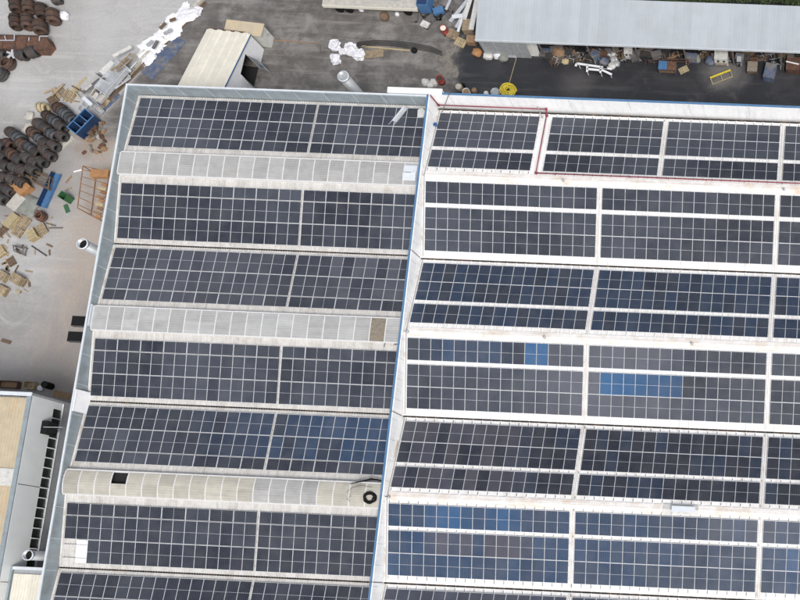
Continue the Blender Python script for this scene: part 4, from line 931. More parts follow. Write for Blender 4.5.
# rusty trough beam with hexagonal end
c, yw, ln = dirpx((-14, 43.5), (47, 45), .7)
root = node('trough_beam', None, T((c.x, c.y, 0), yw)); tag(root, 'long rusty steel trough beam with pointed end beside the coils', 'steel beam')
mb = MB(); w = .85; mb.add([(x, y, z) for x in (-ln/2, ln/2) for y, z in ((-w, 0), (w, 0), (w, 1.0), (-w, 1.0))] + [(ln/2 + .5, 0, .05), (ln/2 + .5, 0, .9)], [(0, 1, 2, 3), (0, 4, 5, 1), (3, 2, 6, 7), (0, 3, 7, 4), (1, 5, 6, 2), (4, 7, 9, 8), (8, 9, 6, 5), (4, 8, 5), (7, 6, 9)]); part('body', mb, M_rust, root)
mb = MB(); mb.span(-ln/2, ln/2, -w - .06, -w + .06, 1.0, 1.08); part('flange', mb, M_coilr, root)
mb = MB(); mb.span(-ln/2, ln/2, w - .06, w + .06, 1.0, 1.08); part('flange', mb, M_coilr, root)
for x in (-ln * .18, ln * .02, ln * .2):
    mb = MB(); mb.span(x - .05, x + .05, -w + .06, w - .06, 1.0, 1.05); part('cross_rib', mb, M_coilr, root)
for i, (a, b) in enumerate((((0, 40.5), (14.5, 40.5)), ((14.5, 40.5), (14.7, 34.5)), ((39.5, 41), (40, 36.5)), ((40, 36.5), (48, 36.3)), ((29, 41), (29.5, 37.5)), ((5, 36), (6, 40)))):
    plank(a, b, .10, .06, M_steel, 'thin white metal strip lying on the rusty trough beam', z=1.09, name='metal_strip', cat='metal strip', group='white strips on the trough beam')
mb = MB()
for k in range(5):
    t = k * 2 * math.pi / 5 + .3; mb.bar((0, 0, .05), (.62 * math.cos(t), .62 * math.sin(t), .06), .22, .08)
c = at(12, 54, 1.0); thing('star_spider', mb, M_steel, T((c.x, c.y, .98), 0), 'pale star shaped steel spider on dark coils by the beam', 'steel star')
# blue compartment crate
zt = 1.15; A, B, C = at(67, 127, zt), at(85, 108.5, zt), at(94, 115.5, zt); u = (B - A); u.z = 0; L0 = u.length; yaw = math.atan2(u.y, u.x)
v = Vector((math.sin(yaw), -math.cos(yaw), 0)); W0 = (C - B).dot(v); M = T(A, yaw, 0)
root = node('blue_crate', None, M); tag(root, 'dark blue steel crate with three open compartments beside the coil rows', 'crate')
for nm, sp in (('side_panel', (0, L0, -.06, 0, 0, zt)), ('side_panel', (0, L0, -W0, -W0 + .06, 0, zt)), ('end_panel', (0, .06, -W0 + .06, -.06, 0, zt)), ('end_panel', (L0 - .06, L0, -W0 + .06, -.06, 0, zt)), ('divider', (L0/3 - .03, L0/3 + .03, -W0 + .06, -.06, .1, zt - .01)), ('divider', (2*L0/3 - .03, 2*L0/3 + .03, -W0 + .06, -.06, .1, zt - .01)), ('floor_plate', (.06, L0 - .06, -W0 + .06, -.06, .05, .1))):
    mb = MB(); mb.span(*sp); part(nm, mb, M_bluepl, root)
mb = MB()
for sp in ((-.03, L0 + .03, -.08, .03, zt, zt + .05), (-.03, L0 + .03, -W0 - .03, -W0 + .08, zt, zt + .05), (-.03, .08, -W0 + .08, -.08, zt, zt + .05), (L0 - .08, L0 + .03, -W0 + .08, -.08, zt, zt + .05), (L0/3 - .05, L0/3 + .05, -W0 + .08, -.08, zt, zt + .045), (2*L0/3 - .05, 2*L0/3 + .05, -W0 + .08, -.08, zt, zt + .045)): mb.span(*sp)
part('top_rim', mb, M_bluel, root)
for i in range(4):
    mb = MB(); x = L0 * (i + .5) / 4; mb.span(x - .04, x + .04, -W0 - .05, -W0, 0, zt); part('side_rib', mb, M_bluepl, root)
# yellow wrapped coil, pale sacks near coil rows
coil(43, 108, (1, .1), 'yellow strapped coil at the top of the diagonal coil rows', None, M_woody, .58, .9)
for i, (px, py) in enumerate(((27, 126), (32, 128), (28, 115), (24, 131))): bag(px, py, .5, M_conc, 'beige heap of broken rubble at coil rows edge', 'rubble heaps', seed=40 + i, flat=.4, name='rubble_heap', cat='rubble', top=False)
# boundary rail along the diagonal
def rail():
    a, b = at(203, 0), at(100, 104); root = node('boundary_kerb', None, Matrix()); tag(root, 'low concrete kerb with pipe rails running diagonally across the yard', 'kerb')
    n = 12
    for i in range(n):
        p, q = a.lerp(b, i / n), a.lerp(b, (i + .94) / n); mb = MB(); mb.bar((p.x, p.y, .16), (q.x, q.y, .16), .34, .32); node('kerb_block', mb.mesh('kerb_block', M_conc), Matrix(), root)
    off = Vector((b.y - a.y, a.x - b.x, 0)).normalized() * -.55
    if off.x < 0: off = -off
    for s, z in ((.75, .09), (1.15, .07)):
        mb = MB(); mb.tube([a + off * s + Vector((0, 0, z)), b + off * s + Vector((0, 0, z))], z, 7); node('pipe_rail', mb.mesh('pipe_rail', M_woodd), Matrix(), root)
rail()
# scrap metal heap between film heap and crate
rs = random.Random(11)
sc_axis = (at(137, 58), at(92, 103))
for i in range(34):
    t = rs.random(); base = sc_axis[0].lerp(sc_axis[1], t); base = base + Vector((rs.uniform(-1.4, 1.0), rs.uniform(-1.2, 1.2), 0))
    L0 = rs.uniform(.9, 2.6); yaw = rs.choice((.88, .88, -.7, .75, 1.0)) + rs.gauss(0, .12); m = rs.choice((M_steel, M_steel, M_greym, M_offw, M_wood, M_clamp, M_capw)); z = rs.uniform(0, .9)
    mb = MB(); kind = i % 4
    if kind == 0: wd = rs.uniform(.3, .8); mb.box((0, 0, .03), (L0, wd, .05)); mb.box((0, wd/2, .08), (L0, .04, .12)); nm, ct, lb = 'sheet_scrap', 'scrap sheet', 'bent metal sheet offcut in scrap heap along the kerb'
    elif kind == 1: mb.span(-L0/2, L0/2, -.12, .12, 0, .03); mb.span(-L0/2, L0/2, -.12, -.09, .03, .2); nm, ct, lb = 'angle_scrap', 'scrap angle', 'steel angle length in scrap heap along the kerb'
    elif kind == 2: mb.tube([(-L0/2, 0, .07), (0, .05, .07), (L0/2, 0, .08)], .065, 7); nm, ct, lb = 'pipe_scrap', 'scrap pipe', 'short pipe length in scrap heap along the kerb'
    else:
        w2 = rs.uniform(.5, .9)
        for y in (-w2/2, w2/2): mb.span(-L0/2, L0/2, y - .05, y + .05, 0, .1)
        for x in (-L0/2, 0, L0/2): mb.span(x - .05, x + .05, -w2/2 + .05, w2/2 - .05, 0, .1)
        nm, ct, lb = 'frame_scrap', 'scrap frame', 'welded frame in scrap heap along the kerb'
    col = {M_steel.name: 'pale', M_greym.name: 'grey', M_offw.name: 'off white', M_wood.name: 'brown', M_clamp.name: 'dark', M_capw.name: 'bluish white'}[m.name]
    thing(nm, mb, m, Matrix.Translation((base.x, base.y, z)) @ Matrix.Rotation(yaw, 4, 'Z') @ Matrix.Rotation(rs.uniform(-.15, .15), 4, 'Y'), f'{col} {lb}', ct, f'{col} {ct} pieces in the heap')
# galvanised cart frame in the heap
c, yw, ln = dirpx((99, 98), (130, 62), .5); root = node('scrap_cart', None, T((c.x, c.y, 0), yw)); tag(root, 'pale galvanised cart body lying in scrap heap along the kerb', 'cart')
mb = MB(); mb.span(-1.9, 1.9, -.75, .75, .75, .8); part('bed', mb, M_greym, root)
for y in (-.78, .78): mb = MB(); mb.span(-1.9, 1.9, y - .05, y + .05, .55, 1.05); part('side_rail', mb, M_steel, root)
for x in (-1.95, 1.95): mb = MB(); mb.span(x - .05, x + .05, -.83, .83, .55, 1.0); part('end_rail', mb, M_steel, root)
for x in (-1.5, 1.5):
    for y in (-.6, .6): mb = MB(); mb.span(x - .06, x + .06, y - .06, y + .06, 0, .75); part('leg', mb, M_clamp, root)
for i, (a, b, m, t) in enumerate((((100, 108), (117, 92), M_bluef, 'faded blue sheet lying between crate and grey parapet'), ((147, 76), (180, 38), M_bluef, 'faded blue tarp strip spread on ground beside the pipe rails'))):
    A, B = at(*a), at(*b); c = (A + B) / 2; d = B - A; L0 = d.length; mb = MB(); nx, ny = 24, 6; W0 = .75 if i == 0 else .95; vs = []
    for ix in range(nx + 1):
        for iy in range(ny + 1):
            x = -L0/2 + L0 * ix / nx; y = (-W0 + 2 * W0 * iy / ny) * (1 + .04 * math.sin(ix * .9)); vs.append((x, y, .02 + .05 * abs(noise.noise(Vector((x * 1.3, y * 1.3, i))))))
    fs = [(ix * (ny + 1) + iy, (ix + 1) * (ny + 1) + iy, (ix + 1) * (ny + 1) + iy + 1, ix * (ny + 1) + iy + 1) for ix in range(nx) for iy in range(ny)]
    mb.add(vs, fs); thing('blue_tarp', mb, m, T((c.x, c.y, .004), math.atan2(d.y, d.x)), t, 'tarp', smooth=True)
# rusty debris beside the blue crate
for i in range(40):
    px, py = rs.uniform(84, 106), rs.uniform(122, 153); c = at(px, py); L0 = rs.uniform(.3, 1.1); m = rs.choice((M_rust, M_dirt, M_cbrd, M_cbrd, M_woodd, M_conc)); mb = MB()
    n = 6; pts = [(math.cos(t * 6.283 / n) * L0 * rs.uniform(.3, .6), math.sin(t * 6.283 / n) * L0 * rs.uniform(.2, .4)) for t in range(n)]; h = rs.uniform(.06, .35)
    mb.add([(x, y, 0) for x, y in pts] + [(x * .8, y * .8, h + rs.uniform(0, .06)) for x, y in pts], [tuple(range(n))[::-1], tuple(range(n, 2 * n))] + [(k, (k + 1) % n, n + (k + 1) % n, n + k) for k in range(n)])
    cn = {M_rust.name: 'rusty', M_dirt.name: 'tan', M_cbrd.name: 'brown', M_woodd.name: 'dark', M_conc.name: 'pale'}[m.name]
    thing('debris_lump', mb, m, T((c.x, c.y, 0), rs.uniform(0, 3)), f'{cn} debris lump in the pile between blue crate and grey parapet', 'debris', f'{cn} debris by the crate')
# orange box, brown rack, blue channel, green bin and lid, tarp, white block
def boxpx(a, b, wpx, h, m, name, label, cat, z=0.0, lid=None, open_=False, m_in=None):
    A, B, Wp = at(*a, z + h), at(*b, z + h), at(*wpx, z + h); d = B - A; d.z = 0; yaw = math.atan2(d.y, d.x); L0 = d.length; v = Vector((-math.sin(yaw), math.cos(yaw), 0)); W0 = (Wp - B).dot(v); y0, y1 = sorted((0, W0))
    root = node(name, None, T((A.x, A.y, z), yaw)); tag(root, label, cat)
    if open_:
        t = .05
        for nm, sp in (('side_panel', (0, L0, y0, y0 + t, 0, h)), ('side_panel', (0, L0, y1 - t, y1, 0, h)), ('end_panel', (0, t, y0 + t, y1 - t, 0, h)), ('end_panel', (L0 - t, L0, y0 + t, y1 - t, 0, h))):
            mb = MB(); mb.span(*sp); part(nm, mb, m, root)
        mb = MB(); mb.span(t, L0 - t, y0 + t, y1 - t, .02, .06); part('floor_panel', mb, m_in or m, root)
    else:
        mb = MB(); mb.span(0, L0, y0, y1, 0, h * .93); part('body', mb, m, root)
        mb = MB(); mb.span(-.03, L0 + .03, y0 - .03, y1 + .03, h * .93, h); part('lid', mb, lid or m, root)
    for x in (.15 * L0, .85 * L0):
        mb = MB(); mb.span(x - .04, x + .04, y0 - .035, y0 - .001, 0, h * .9); part('batten', mb, m, root)
    return root
boxpx((9, 184.5), (19, 175.5), (33.5, 183), .7, M_orange, 'orange_box', 'faded orange box among racks beside the coil rows', 'box')
boxpx((6, 205), (17, 192.5), (25, 199), .45, M_conc, 'white_block', 'pale block slab below the orange box', 'block')
boxpx((2, 224), (12, 212), (17, 217), .5, M_woody, 'board_stack', 'pale stack of sawn boards beside the weathered pallets', 'boards')
boxpx((57, 196), (61.5, 190.5), (68, 195), .9, M_green, 'green_bin', 'open green plastic bin with dark inside near blue channel', 'bin', open_=True, m_in=M_dark)
boxpx((63.5, 205.5), (67, 204), (70.5, 211), .06, M_green, 'green_lid', 'loose green lid lying flat beside the green bin', 'tray')
c, yw, ln = dirpx((56.5, 173), (41.5, 206.5), .3); root = node('blue_channel', None, T((c.x, c.y, 0), yw)); tag(root, 'long light blue steel channel lying between rack and green bin', 'channel')
mb = MB(); mb.span(-ln/2, ln/2, -.42, .42, 0, .06); part('web', mb, M_bluel, root)
mb = MB(); mb.span(-ln/2, ln/2, -.42, -.36, .06, .55); part('flange', mb, M_bluepl, root)
mb = MB(); mb.span(-ln/2, ln/2, .36, .42, .06, .35); part('flange', mb, M_bluel, root)
c = at(30, 206); mb = MB(); vs = []; n = 12
for i in range(n + 1):
    for j in range(n + 1):
        x = -1.0 + 2.0 * i / n; y = -1.15 + 2.3 * j / n; vs.append((x * (1 + .1 * math.sin(j)), y, .45 + .10 * noise.noise(Vector((x * 1.8, y * 1.8, 4))) - .33 * max(abs(x), abs(y) / 1.15) ** 6))
mb.add(vs, [(i * (n + 1) + j, (i + 1) * (n + 1) + j, (i + 1) * (n + 1) + j + 1, i * (n + 1) + j + 1) for i in range(n) for j in range(n)]); thing('grey_tarp', mb, M_tarp, T((c.x, c.y, 0), -.35), 'grey green tarp draped over goods beside blue channel', 'tarp', smooth=True)
mb = MB(); mb.span(-.75, .75, -.85, .85, 0, .36); thing('covered_crate', mb, M_wood, T((c.x, c.y, 0), -.35), 'low wooden crate under the grey green tarp', 'crate')
def rack(quad, h, m, label, nb, name='tube_rack', r=.05):
    q = [at(*p, h) for p in quad]; root = node(name, None, Matrix()); tag(root, label, 'rack'); W[root.name] = Matrix()
    for a, b in zip(q, q[1:] + q[:1]):
        mb = MB(); mb.tube([a, b], r, 6); part('top_rail', mb, m, root)
    for i in range(nb):
        t = (i + .5) / nb; mb = MB(); mb.tube([q[0].lerp(q[3], t), q[1].lerp(q[2], t)], r * .85, 6); part('cross_tube', mb, m, root)
    for a in q:
        mb = MB(); mb.tube([a, Vector((a.x, a.y, 0))], r, 6); part('leg', mb, m, root)
    for a, b in zip(q, q[1:] + q[:1]):
        mb = MB(); mb.tube([Vector((a.x, a.y, .15)), Vector((b.x, b.y, .15))], r * .8, 6); part('bottom_rail', mb, m, root)
rack([(83, 166), (109, 172), (103, 221), (77.5, 208)], 1.9, M_rusto, 'large rusty tube rack standing beside the grey parapet', 6, r=.055)
boxpx((90, 176.5), (91, 169.5), (108, 172), .5, M_orange, 'orange_load', 'orange wrapped load lying on the large rusty rack', 'load', z=1.96)
for i in range(9):
    y = 184 + i * 4; x = 107.5 - i * .75
    plank((x - 5 - 3 * (i % 2), y), (x - .5, y + 2.2), .30, .12, (M_orange, M_woody, M_rusto, M_cbrd)[i % 4], ('orange', 'yellowish', 'rust tan', 'brown')[i % 4] + ' board stored along the parapet side of the rusty rack', z=1.96, name='rack_board', cat='board', group='boards on the rusty rack')
rack([(33, 170), (50, 177), (48, 189), (31, 181)], .5, M_woodd, 'low brown grid rack between orange box and blue channel', 4, r=.06)
rack([(24, 166), (34, 171), (31, 179), (22, 174)], .6, M_woodd, 'dark rack full of gaps beside the low brown grid rack', 3, r=.07)
rack([(13, 245), (24, 247), (22, 254), (14, 251)], .5, M_clamp, 'bent dark tube frame among pallets at the yard edge', 2, r=.05)
rack([(1, 196), (14, 186), (16, 190), (3, 201)], .5, M_rust, 'narrow rusty tube frame below the orange box', 4, r=.05)
for i, (a, b, m, t) in enumerate((((46, 223), (56, 226), M_clamp, 'dark bar lying right of the rusty wire ring'), ((49, 228), (63, 228), M_clamp, 'thin dark rod pointing at the vent stack'), ((32, 246), (47, 256), M_coild, 'dark heap of straps below the yellow pallets'), ((66, 183), (72, 176), M_cbrd, 'brown stick above green bin'), ((74, 172), (82, 170), M_white, 'white stick beside large rusty rack'), ((18, 160), (34, 172), M_conc, 'pale concrete strip between the coil rows'), ((66, 190), (72, 188), M_wood, 'short wood piece beside green bin'), ((58, 150), (74, 137), M_conc, 'pale concrete strip below the blue crate'))):
    plank(a, b, .55 if 'strip' in t else .14, .08, m, t, name='loose_bar', cat='bar')
# lower left yard strip by the house
boxpx((-4, 387), (16.5, 388), (16.5, 381), .5, M_rust, 'rusty_bin', 'rusty brown low bin in front of the cream roofed house', 'bin', open_=True, m_in=M_cbrd)
boxpx((22.5, 388), (33, 389), (33, 381.5), .5, M_woody, 'sawdust_box', 'yellowish low box beside the rusty bin', 'box', open_=True, m_in=M_wood)
c = at(44.5, 385); drum(44.5, 384.5, .36, .85, M_black, M_dark, 'black drum at the corner of the pale house wall')
bag(40.5, 388, .3, M_bag, 'small white bag touching the black drum', seed=77)
plank((2, 340), (11, 343), .4, .1, M_woodd, 'dark brown board lying alone on lower yard')
plank((54, 393), (70, 397), .8, .04, M_cbrd, 'brown board on the ground at the alley mouth')
# hoses and pole behind the white bags
root = node('hose_bundle', None, Matrix()); tag(root, 'bundle of black hoses curving across the brown yard beside white bags', 'hose')
for i in range(5):
    o = i * 1.35; mb = MB(); pts = [at(a, b, .08) for a, b in ((357, 42.5 + o), (375, 40.2 + o * .9), (395, 41 + o * .9), (415, 43.5 + o), (432, 47 + o * .9), (442, 51.5 + o * .8))]; mb.tube(pts, .042, 6); part('hose', mb, M_coild, root, True)
plank((362, 46.5), (410, 51), .16, .10, M_woody, 'long pale pole lying below the black hoses', name='long_pole', cat='pole')
c = at(414, 50); bag(414, 50, .32, M_black, 'black lump at the end of the long pale pole', seed=5, name='rubber_lump', cat='rubber', top=False)
plank((364, 55), (384, 53), 1.0, .05, M_wood, 'pale board lying beside the white bags')
plank((320, 44), (320.5, 53), .12, .08, M_clamp, 'short dark bar left of the white bags', name='loose_bar', cat='bar')
plank((268, 40), (318, 43.5), .10, .06, M_cbrd, 'thin brown strip lying across yard between hut and bags', name='thin_strip', cat='strip')
bag(361, 9, .28, M_bag, 'small white bag on ground beside the flat trailer', seed=6); bag(397, 14, .25, M_bag, 'tiny white bag near the blue end box', seed=8)
bag(384, 16, .5, M_woodd, 'brown stump-like lump in front of the flat trailer', seed=12, name='wood_lump', cat='lump', top=False)
for i, (px, py) in enumerate(((425, 82), (430, 84), (434, 82))): bag(px, py, .42, M_offw, 'pale rubble lump behind white duct by the dull red drum', 'rubble behind the duct', seed=60 + i, name='rubble_heap', cat='rubble', top=False)
for i, (px, py, st, yw) in enumerate(((452, 45, 2.2, .6), (444, 53, 1.8, .7), (447, 63, 1.6, -1.3), (443, 69, 1.3, -1.4), (452, 70, 1.3, -1.4))): bag(px, py, .55, M_dirt, 'low tan dirt spill on the lane between pallets and red drum', 'dirt spills on the lane', seed=200 + i, flat=.07, stretch=st, yaw=yw, name='dirt_spill', cat='dirt', top=False, rough=1.6)
# shed-end scrap: silver sheets, blue boxes, dark piles
for i, (a, b, w, m) in enumerate((((450, 22), (470, -2), .45, M_steel), ((456, 28), (468, 6), .35, M_steel), ((452, 17), (462, 16), .5, M_capw), ((458, 32), (464, 14), .3, M_capw), ((446, 10), (452, -3), .3, M_steel), ((471, 30), (478, -3), .6, M_offw), ((464, 20), (471, -2), .5, M_offw))):
    plank(a, b, w, .08, m, 'long pale metal strip in the heap at the shed end', z=.25 + .1 * i, name='metal_strip', cat='metal strip', group='pale strips at the shed end')
boxpx((434, 14), (432.5, 8.5), (441.5, 3.5), .6, M_bluel, 'blue_box', 'bright blue box among dark scrap near the red drum', 'box')
boxpx((462, 30), (463, 19), (472, 20), .8, M_wood, 'wooden_crate', 'weathered wooden crate beside the shed wall', 'crate')
boxpx((466, 42), (467, 35), (475, 36), .6, M_cbrd, 'cardboard_box', 'brown carton beside the shed corner', 'carton')
boxpx((420, 25), (423, 20), (429, 24), .3, M_offw, 'foam_block', 'white foam block beside dark scrap near blue box', 'foam')
for i in range(12):
    px, py = rs.uniform(415, 452), rs.uniform(6, 24); c = at(px, py); L0 = rs.uniform(.8, 2.2); mb = MB(); mb.span(-L0/2, L0/2, -.1, .1, 0, .12); mb.span(-L0/2, -L0/2 + .1, -.1, .5, 0, .12); mb.span(L0/2 - .1, L0/2, -.1, .5, 0, .12)
    thing('dark_frame', mb, rs.choice((M_black, M_clamp, M_coild)), T((c.x, c.y, rs.uniform(0, .3)), rs.uniform(0, 3)), 'dark U shaped metal frame heaped between trailer and shed', 'metal frame', 'dark frames by the shed end')
for i, (px, py, m, t) in enumerate(((488, 55.5, M_offw, 'off white sack against shed front wall'), (498, 55, M_bag, 'white sack against shed front wall, beside grey board'), (477, 52, M_orange, 'brownish sack at the shed corner'), (503, 57, M_tarp, 'small grey sack below the leaning grey board'))): bag(px, py, .45, m, t, seed=90 + i, stretch=1.3)
def panel_lean(a, b, h, m, label, name='leaning_board', cat='board'):
    A, B = at(*a), at(*b); d = B - A; L0 = d.length; mb = MB(); mb.box((0, 0, h / 2), (L0, .06, h), Matrix.Rotation(-.25, 3, 'X')); mb.box((0, -.02, h / 2), (.05, .1, h * .95), Matrix.Rotation(-.25, 3, 'X'))
    c = (A + B) / 2; thing(name, mb, m, T((c.x, c.y, .02), math.atan2(d.y, d.x)), label, cat)
panel_lean((507, 56), (517, 56.5), 1.5, M_steel, 'pale grey board leaning on the shed front')
panel_lean((527, 54), (541, 55), 1.7, M_offw, 'weathered beige board leaning at end of the shed front wall')
# goods under and before the open shed
def table(a, b, wpx, h, m, label, legs=True, name='work_table', m2=None, split=None):
    A, B, Wp = at(*a, h), at(*b, h), at(*wpx, h); d = B - A; d.z = 0; yaw = math.atan2(d.y, d.x); L0 = d.length; v = Vector((-math.sin(yaw), math.cos(yaw), 0)); W0 = (Wp - B).dot(v); y0, y1 = sorted((0, W0))
    root = node(name, None, T((A.x, A.y, 0), yaw)); tag(root, label, 'table')
    if split: 
        mb = MB(); mb.span(0, L0 * split - .01, y0, y1, h - .08, h); part('table_top', mb, m, root); mb = MB(); mb.span(L0 * split + .01, L0, y0, y1, h - .08, h); part('table_top', mb, m2, root)
    else: mb = MB(); mb.span(0, L0, y0, y1, h - .08, h); part('table_top', mb, m, root)
    for x in (.06, L0 - .06):
        for y in (y0 + .06, y1 - .06): mb = MB(); mb.span(x - .04, x + .04, y - .04, y + .04, 0, h - .08); part('leg', mb, M_clamp, root)
    mb = MB(); mb.span(.05, L0 - .05, y0 + .05, y1 - .05, .2, .24); part('lower_shelf', mb, M_woodd, root)
    return root
table((658, 69), (675.5, 70), (675.5, 61.5), .9, M_bluel, 'work table half light blue half rust brown before the open shed', m2=M_rust, split=.5)
table((747, 71), (757, 71.5), (757, 61.5), .7, M_brownsh, 'small weathered brown table before the open shed', name='cart_table')
boxpx((763, 76.5), (773.5, 78.5), (775.5, 64), .8, M_bluef, 'slate_blue_chest', 'slate blue chest before the shed beside the orange crate', 'chest')
boxpx((786, 69), (799, 70), (799, 57.5), .8, M_rust, 'orange_crate', 'rust orange crate with white bar on top before the shed', 'crate')
plank((786, 61.5), (799, 64.5), .14, .06, M_white, 'white bar lying on the rust orange crate', z=.81, name='white_bar', cat='bar')
def machine(px, py, w, d, h, m, m2, label):
    c = at(px, py, h); root = node('shop_machine', None, T((c.x, c.y, 0))); tag(root, label, 'machine')
    mb = MB(); mb.span(-w/2, w/2, -d/2, d/2, .1, h); part('cabinet', mb, m, root)
    mb = MB(); mb.span(-w/2 + .1, w/2 - .1, -d/2 + .1, d/2 - .1, 0, .1); part('plinth', mb, M_black, root)
    mb = MB(); mb.span(-w/2 + .1, w/2 - .1, -d/2 - .25, -d/2, h * .35, h * .5); part('front_tray', mb, m2, root)
    for x in (-w * .22, w * .22): mb = MB(); mb.span(x - .12, x + .12, -d/2 - .03, -d/2, h * .6, h * .8); part('panel_window', mb, M_dark, root)
machine(721, 55, 1.5, 1.0, 1.3, M_offw, M_brownsh, 'white cabinet machine standing half under the open shed roof')
machine(628, 50, .95, .7, 1.2, M_offw, M_greym, 'small off white cabinet under the shed eave')
machine(739, 58.5, .5, .6, 1.0, M_steel, M_dark, 'narrow pale cabinet beside the white machine')
c1 = at(594, 68, .8); root = node('white_trestle', None, T((c1.x, c1.y, 0), -.06)); tag(root, 'white painted frame with splayed arms before the open shed', 'frame')
for a, b in (((-2.0, .35, .8), (1.5, .15, .8)), ((-.8, .25, .8), (-.7, -.55, .8)), ((.75, .2, .8), (.8, -.5, .8)), ((-.75, -.2, .8), (.8, -.2, .8)), ((.8, -.1, .8), (2.1, -.6, .8)), ((1.0, .2, .8), (2.0, .05, .8)), ((-2.0, .35, .8), (-2.1, 0, .8))):
    mb = MB(); mb.bar(a, b, .22, .10); part('arm', mb, M_white, root)
for x, y in ((-.75, -.4), (.8, -.4), (-1.8, .33), (1.9, -.45)): mb = MB(); mb.bar((x, y, 0), (x, y, .75), .07); part('leg', mb, M_white, root)
c, yw, ln = dirpx((710, 77.5), (730.5, 69.5), .5); root = node('yellow_angle', None, T((c.x, c.y, 0), yw)); tag(root, 'yellow painted steel angle frame lying on dusty patch of the lane', 'angle frame')
mb = MB(); mb.span(-ln/2, ln/2, -.08, .10, .35, .45); part('top_bar', mb, M_yellow, root)
mb = MB(); mb.span(-ln/2, ln/2, -.62, -.55, 0, .08); part('lower_bar', mb, M_woody, root)
for x in (-ln/2 + .05, 0, ln/2 - .05): mb = MB(); mb.bar((x, 0, .36), (x, -.58, .05), .07); part('strut', mb, M_woody, root)
for x in (-ln/2 + .05, ln/2 - .05): mb = MB(); mb.bar((x, .05, .36), (x, .05, 0), .07); part('leg', mb, M_woody, root)
for i, (px, py, m, r, t) in enumerate(((711, 60, M_bluef, .55, 'dark blue sack at the foot of the white machine'), (695, 58, M_tarp, .5, 'grey blue sack under eave between pallet and white machine'), (643, 51, M_woody, .42, 'tan sack between two posts under the shed eave'), (559, 52, M_cbrd, .6, 'brown crumpled carton heap under the shed eave'), (565, 61, M_woody, .35, 'small tan carton in front of brown heap'), (604, 61, M_bluef, .45, 'blue sack beside silver film under the eave'))): bag(px, py, r, m, t, seed=120 + i, stretch=1.2)
for i in range(9): bag(rs.uniform(610, 616), 46 + i * 2.4, .42, M_greym if i % 2 else M_offw, 'crumpled silver film bundle hanging out under the shed eave', 'silver film by the shed', seed=140 + i, name='film_bundle', cat='film', top=False, flat=.6)
for i in range(46):  # dark materials chosen to put the eave's shade into the goods
    px = rs.uniform(545, 800); py = rs.uniform(51, 61); c = at(px, py); L0 = rs.uniform(.5, 1.5); h = rs.uniform(.3, 1.1); m = rs.choice((M_woodd, M_clamp, M_coild, M_cbrd, M_coild, M_woodd, M_rust, M_clamp, M_bluef)); mb = MB(); kind = i % 3
    cn = {M_woodd.name: 'dark brown', M_clamp.name: 'black', M_greym.name: 'grey', M_cbrd.name: 'brown', M_coild.name: 'charcoal', M_offw.name: 'off white', M_rust.name: 'rusty', M_tarp.name: 'grey green', M_bluef.name: 'dull blue'}[m.name]
    if kind == 0:
        mb.span(-L0/2, L0/2, -.35, .35, 0, h * .9); mb.span(-L0/2 - .03, L0/2 + .03, -.38, .38, h * .9, h); mb.span(-L0/4, L0/4, -.40, -.35, h * .3, h * .6); nm, ct = 'stored_box', 'box'
    elif kind == 1:
        for x in (-L0/2, L0/2):
            for y in (-.3, .3): mb.span(x - .04, x + .04, y - .04, y + .04, 0, h)
        mb.span(-L0/2 - .05, L0/2 + .05, -.36, .36, h, h + .06); mb.span(-L0/2, L0/2, -.28, .28, h * .4, h * .4 + .04); nm, ct = 'stored_stand', 'stand'
    else:
        for q in range(4): mb.bar((-L0, -.3 + q * .18, .06 + .07 * (q % 2)), (L0, -.2 + q * .15, .06 + .07 * (q % 2)), .1)
        nm, ct = 'bar_bundle', 'bars'
    thing(nm, mb, m, T((c.x, c.y, 0), rs.gauss(0, .2)), f'{cn} {ct} stored in shade under the open shed roof', ct, f'{cn} {ct} under the shed')
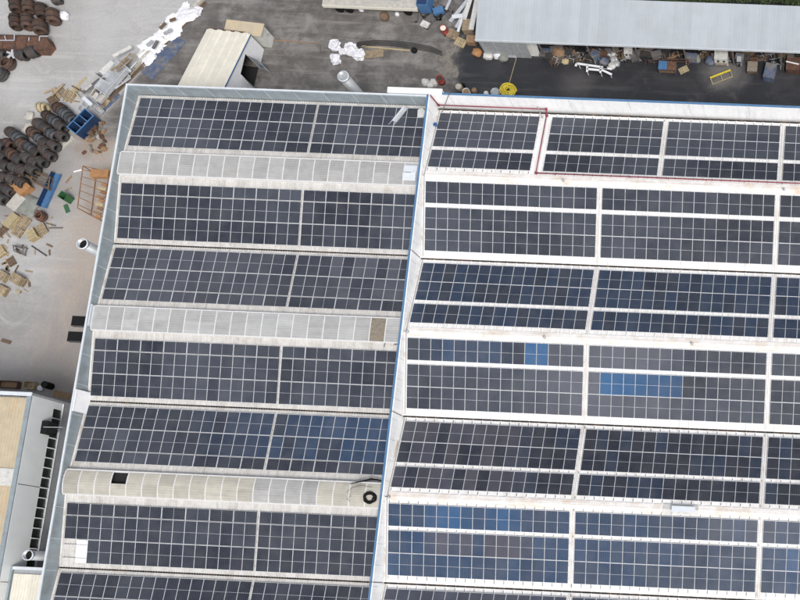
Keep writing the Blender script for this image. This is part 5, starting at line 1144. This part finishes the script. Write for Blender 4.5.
for i in range(150):  # mostly dark colours, painting these pieces as shaded by the roof
    px = rs.uniform(545, 800) if i % 3 else rs.uniform(548, 612); py = rs.uniform(50, 62); c = at(px, py); L0 = rs.uniform(.35, 1.1); m = rs.choice((M_rust, M_clamp, M_coild, M_woodd, M_black, M_greym, M_cbrd)); mb = MB()
    cn = {M_rust.name: 'rusty', M_clamp.name: 'blackish', M_coild.name: 'charcoal', M_woodd.name: 'dark brown', M_black.name: 'black', M_greym.name: 'grey', M_cbrd.name: 'brown'}[m.name]
    mb.bar((-L0, 0, .03), (L0, 0, .03 + rs.uniform(0, .35)), .07); mb.bar((-L0 * .5, -.2, .04), (-L0 * .3, .45, rs.uniform(.04, .4)), .06); mb.bar((L0 * .4, -.25, .04), (L0 * .2, .5, .2), .08)
    thing('steel_offcut', mb, m, T((c.x, c.y, rs.uniform(0, .25)), rs.uniform(0, 3)), f'{cn} welded offcut in the tangle along the shed front', 'offcut', f'{cn} offcuts by the shed')
# trailer-like low barrier rails before the dark bay
c, yw, ln = dirpx((648, 60.5), (688, 59.5), .8); root = node('bay_barrier', None, T((c.x, c.y, 0), yw)); tag(root, 'thin rusty rail barrier across the dark shed bay', 'barrier')
for z in (.45, .85): mb = MB(); mb.bar((-ln/2, 0, z), (ln/2, 0, z), .06); part('rail', mb, M_rust, root)
for x in (-ln/2, 0, ln/2): mb = MB(); mb.bar((x, 0, 0), (x, 0, .9), .06); part('post', mb, M_rust, root)
# shrubs behind the long shed
for i, px in enumerate(range(664, 836, 11)):
    c = at(px, (px - 600) / 40 - 4.5, 1.2); root = node('shrub', None, T((c.x, c.y + rs.uniform(0, 1), 0))); tag(root, 'dense dark green shrub growing close behind the long shed', 'shrub', 'shrubs behind the long shed')
    st = MB()
    for k in range(5): t = k * 1.26; st.tube([(0, 0, 0), (.3 * math.cos(t), .3 * math.sin(t), .8), (.7 * math.cos(t), .7 * math.sin(t), 1.5)], [.06, .04, .02], 5)
    part('stems', st, M_bark, root)
    lf = MB()
    for k in range(900):
        d = Vector((rs.gauss(0, 1), rs.gauss(0, 1), rs.gauss(0, 1))).normalized() * rs.uniform(.45, 1.0); p = Vector((d.x * 1.5, d.y * 1.1, 1.25 + d.z * .9)); s = rs.uniform(.07, .15)
        a = Vector((rs.gauss(0, 1), rs.gauss(0, 1), rs.gauss(0, .5))).normalized(); b = a.orthogonal().normalized() * s * .5; a = a * s
        lf.add([p - a, p + b, p + a, p - b], [(0, 1, 2, 3)])
    me = bpy.data.meshes.new('foliage'); me.from_pydata(lf.v, [], lf.f); me.materials.append(M_leaf); node('foliage', me, None, root)
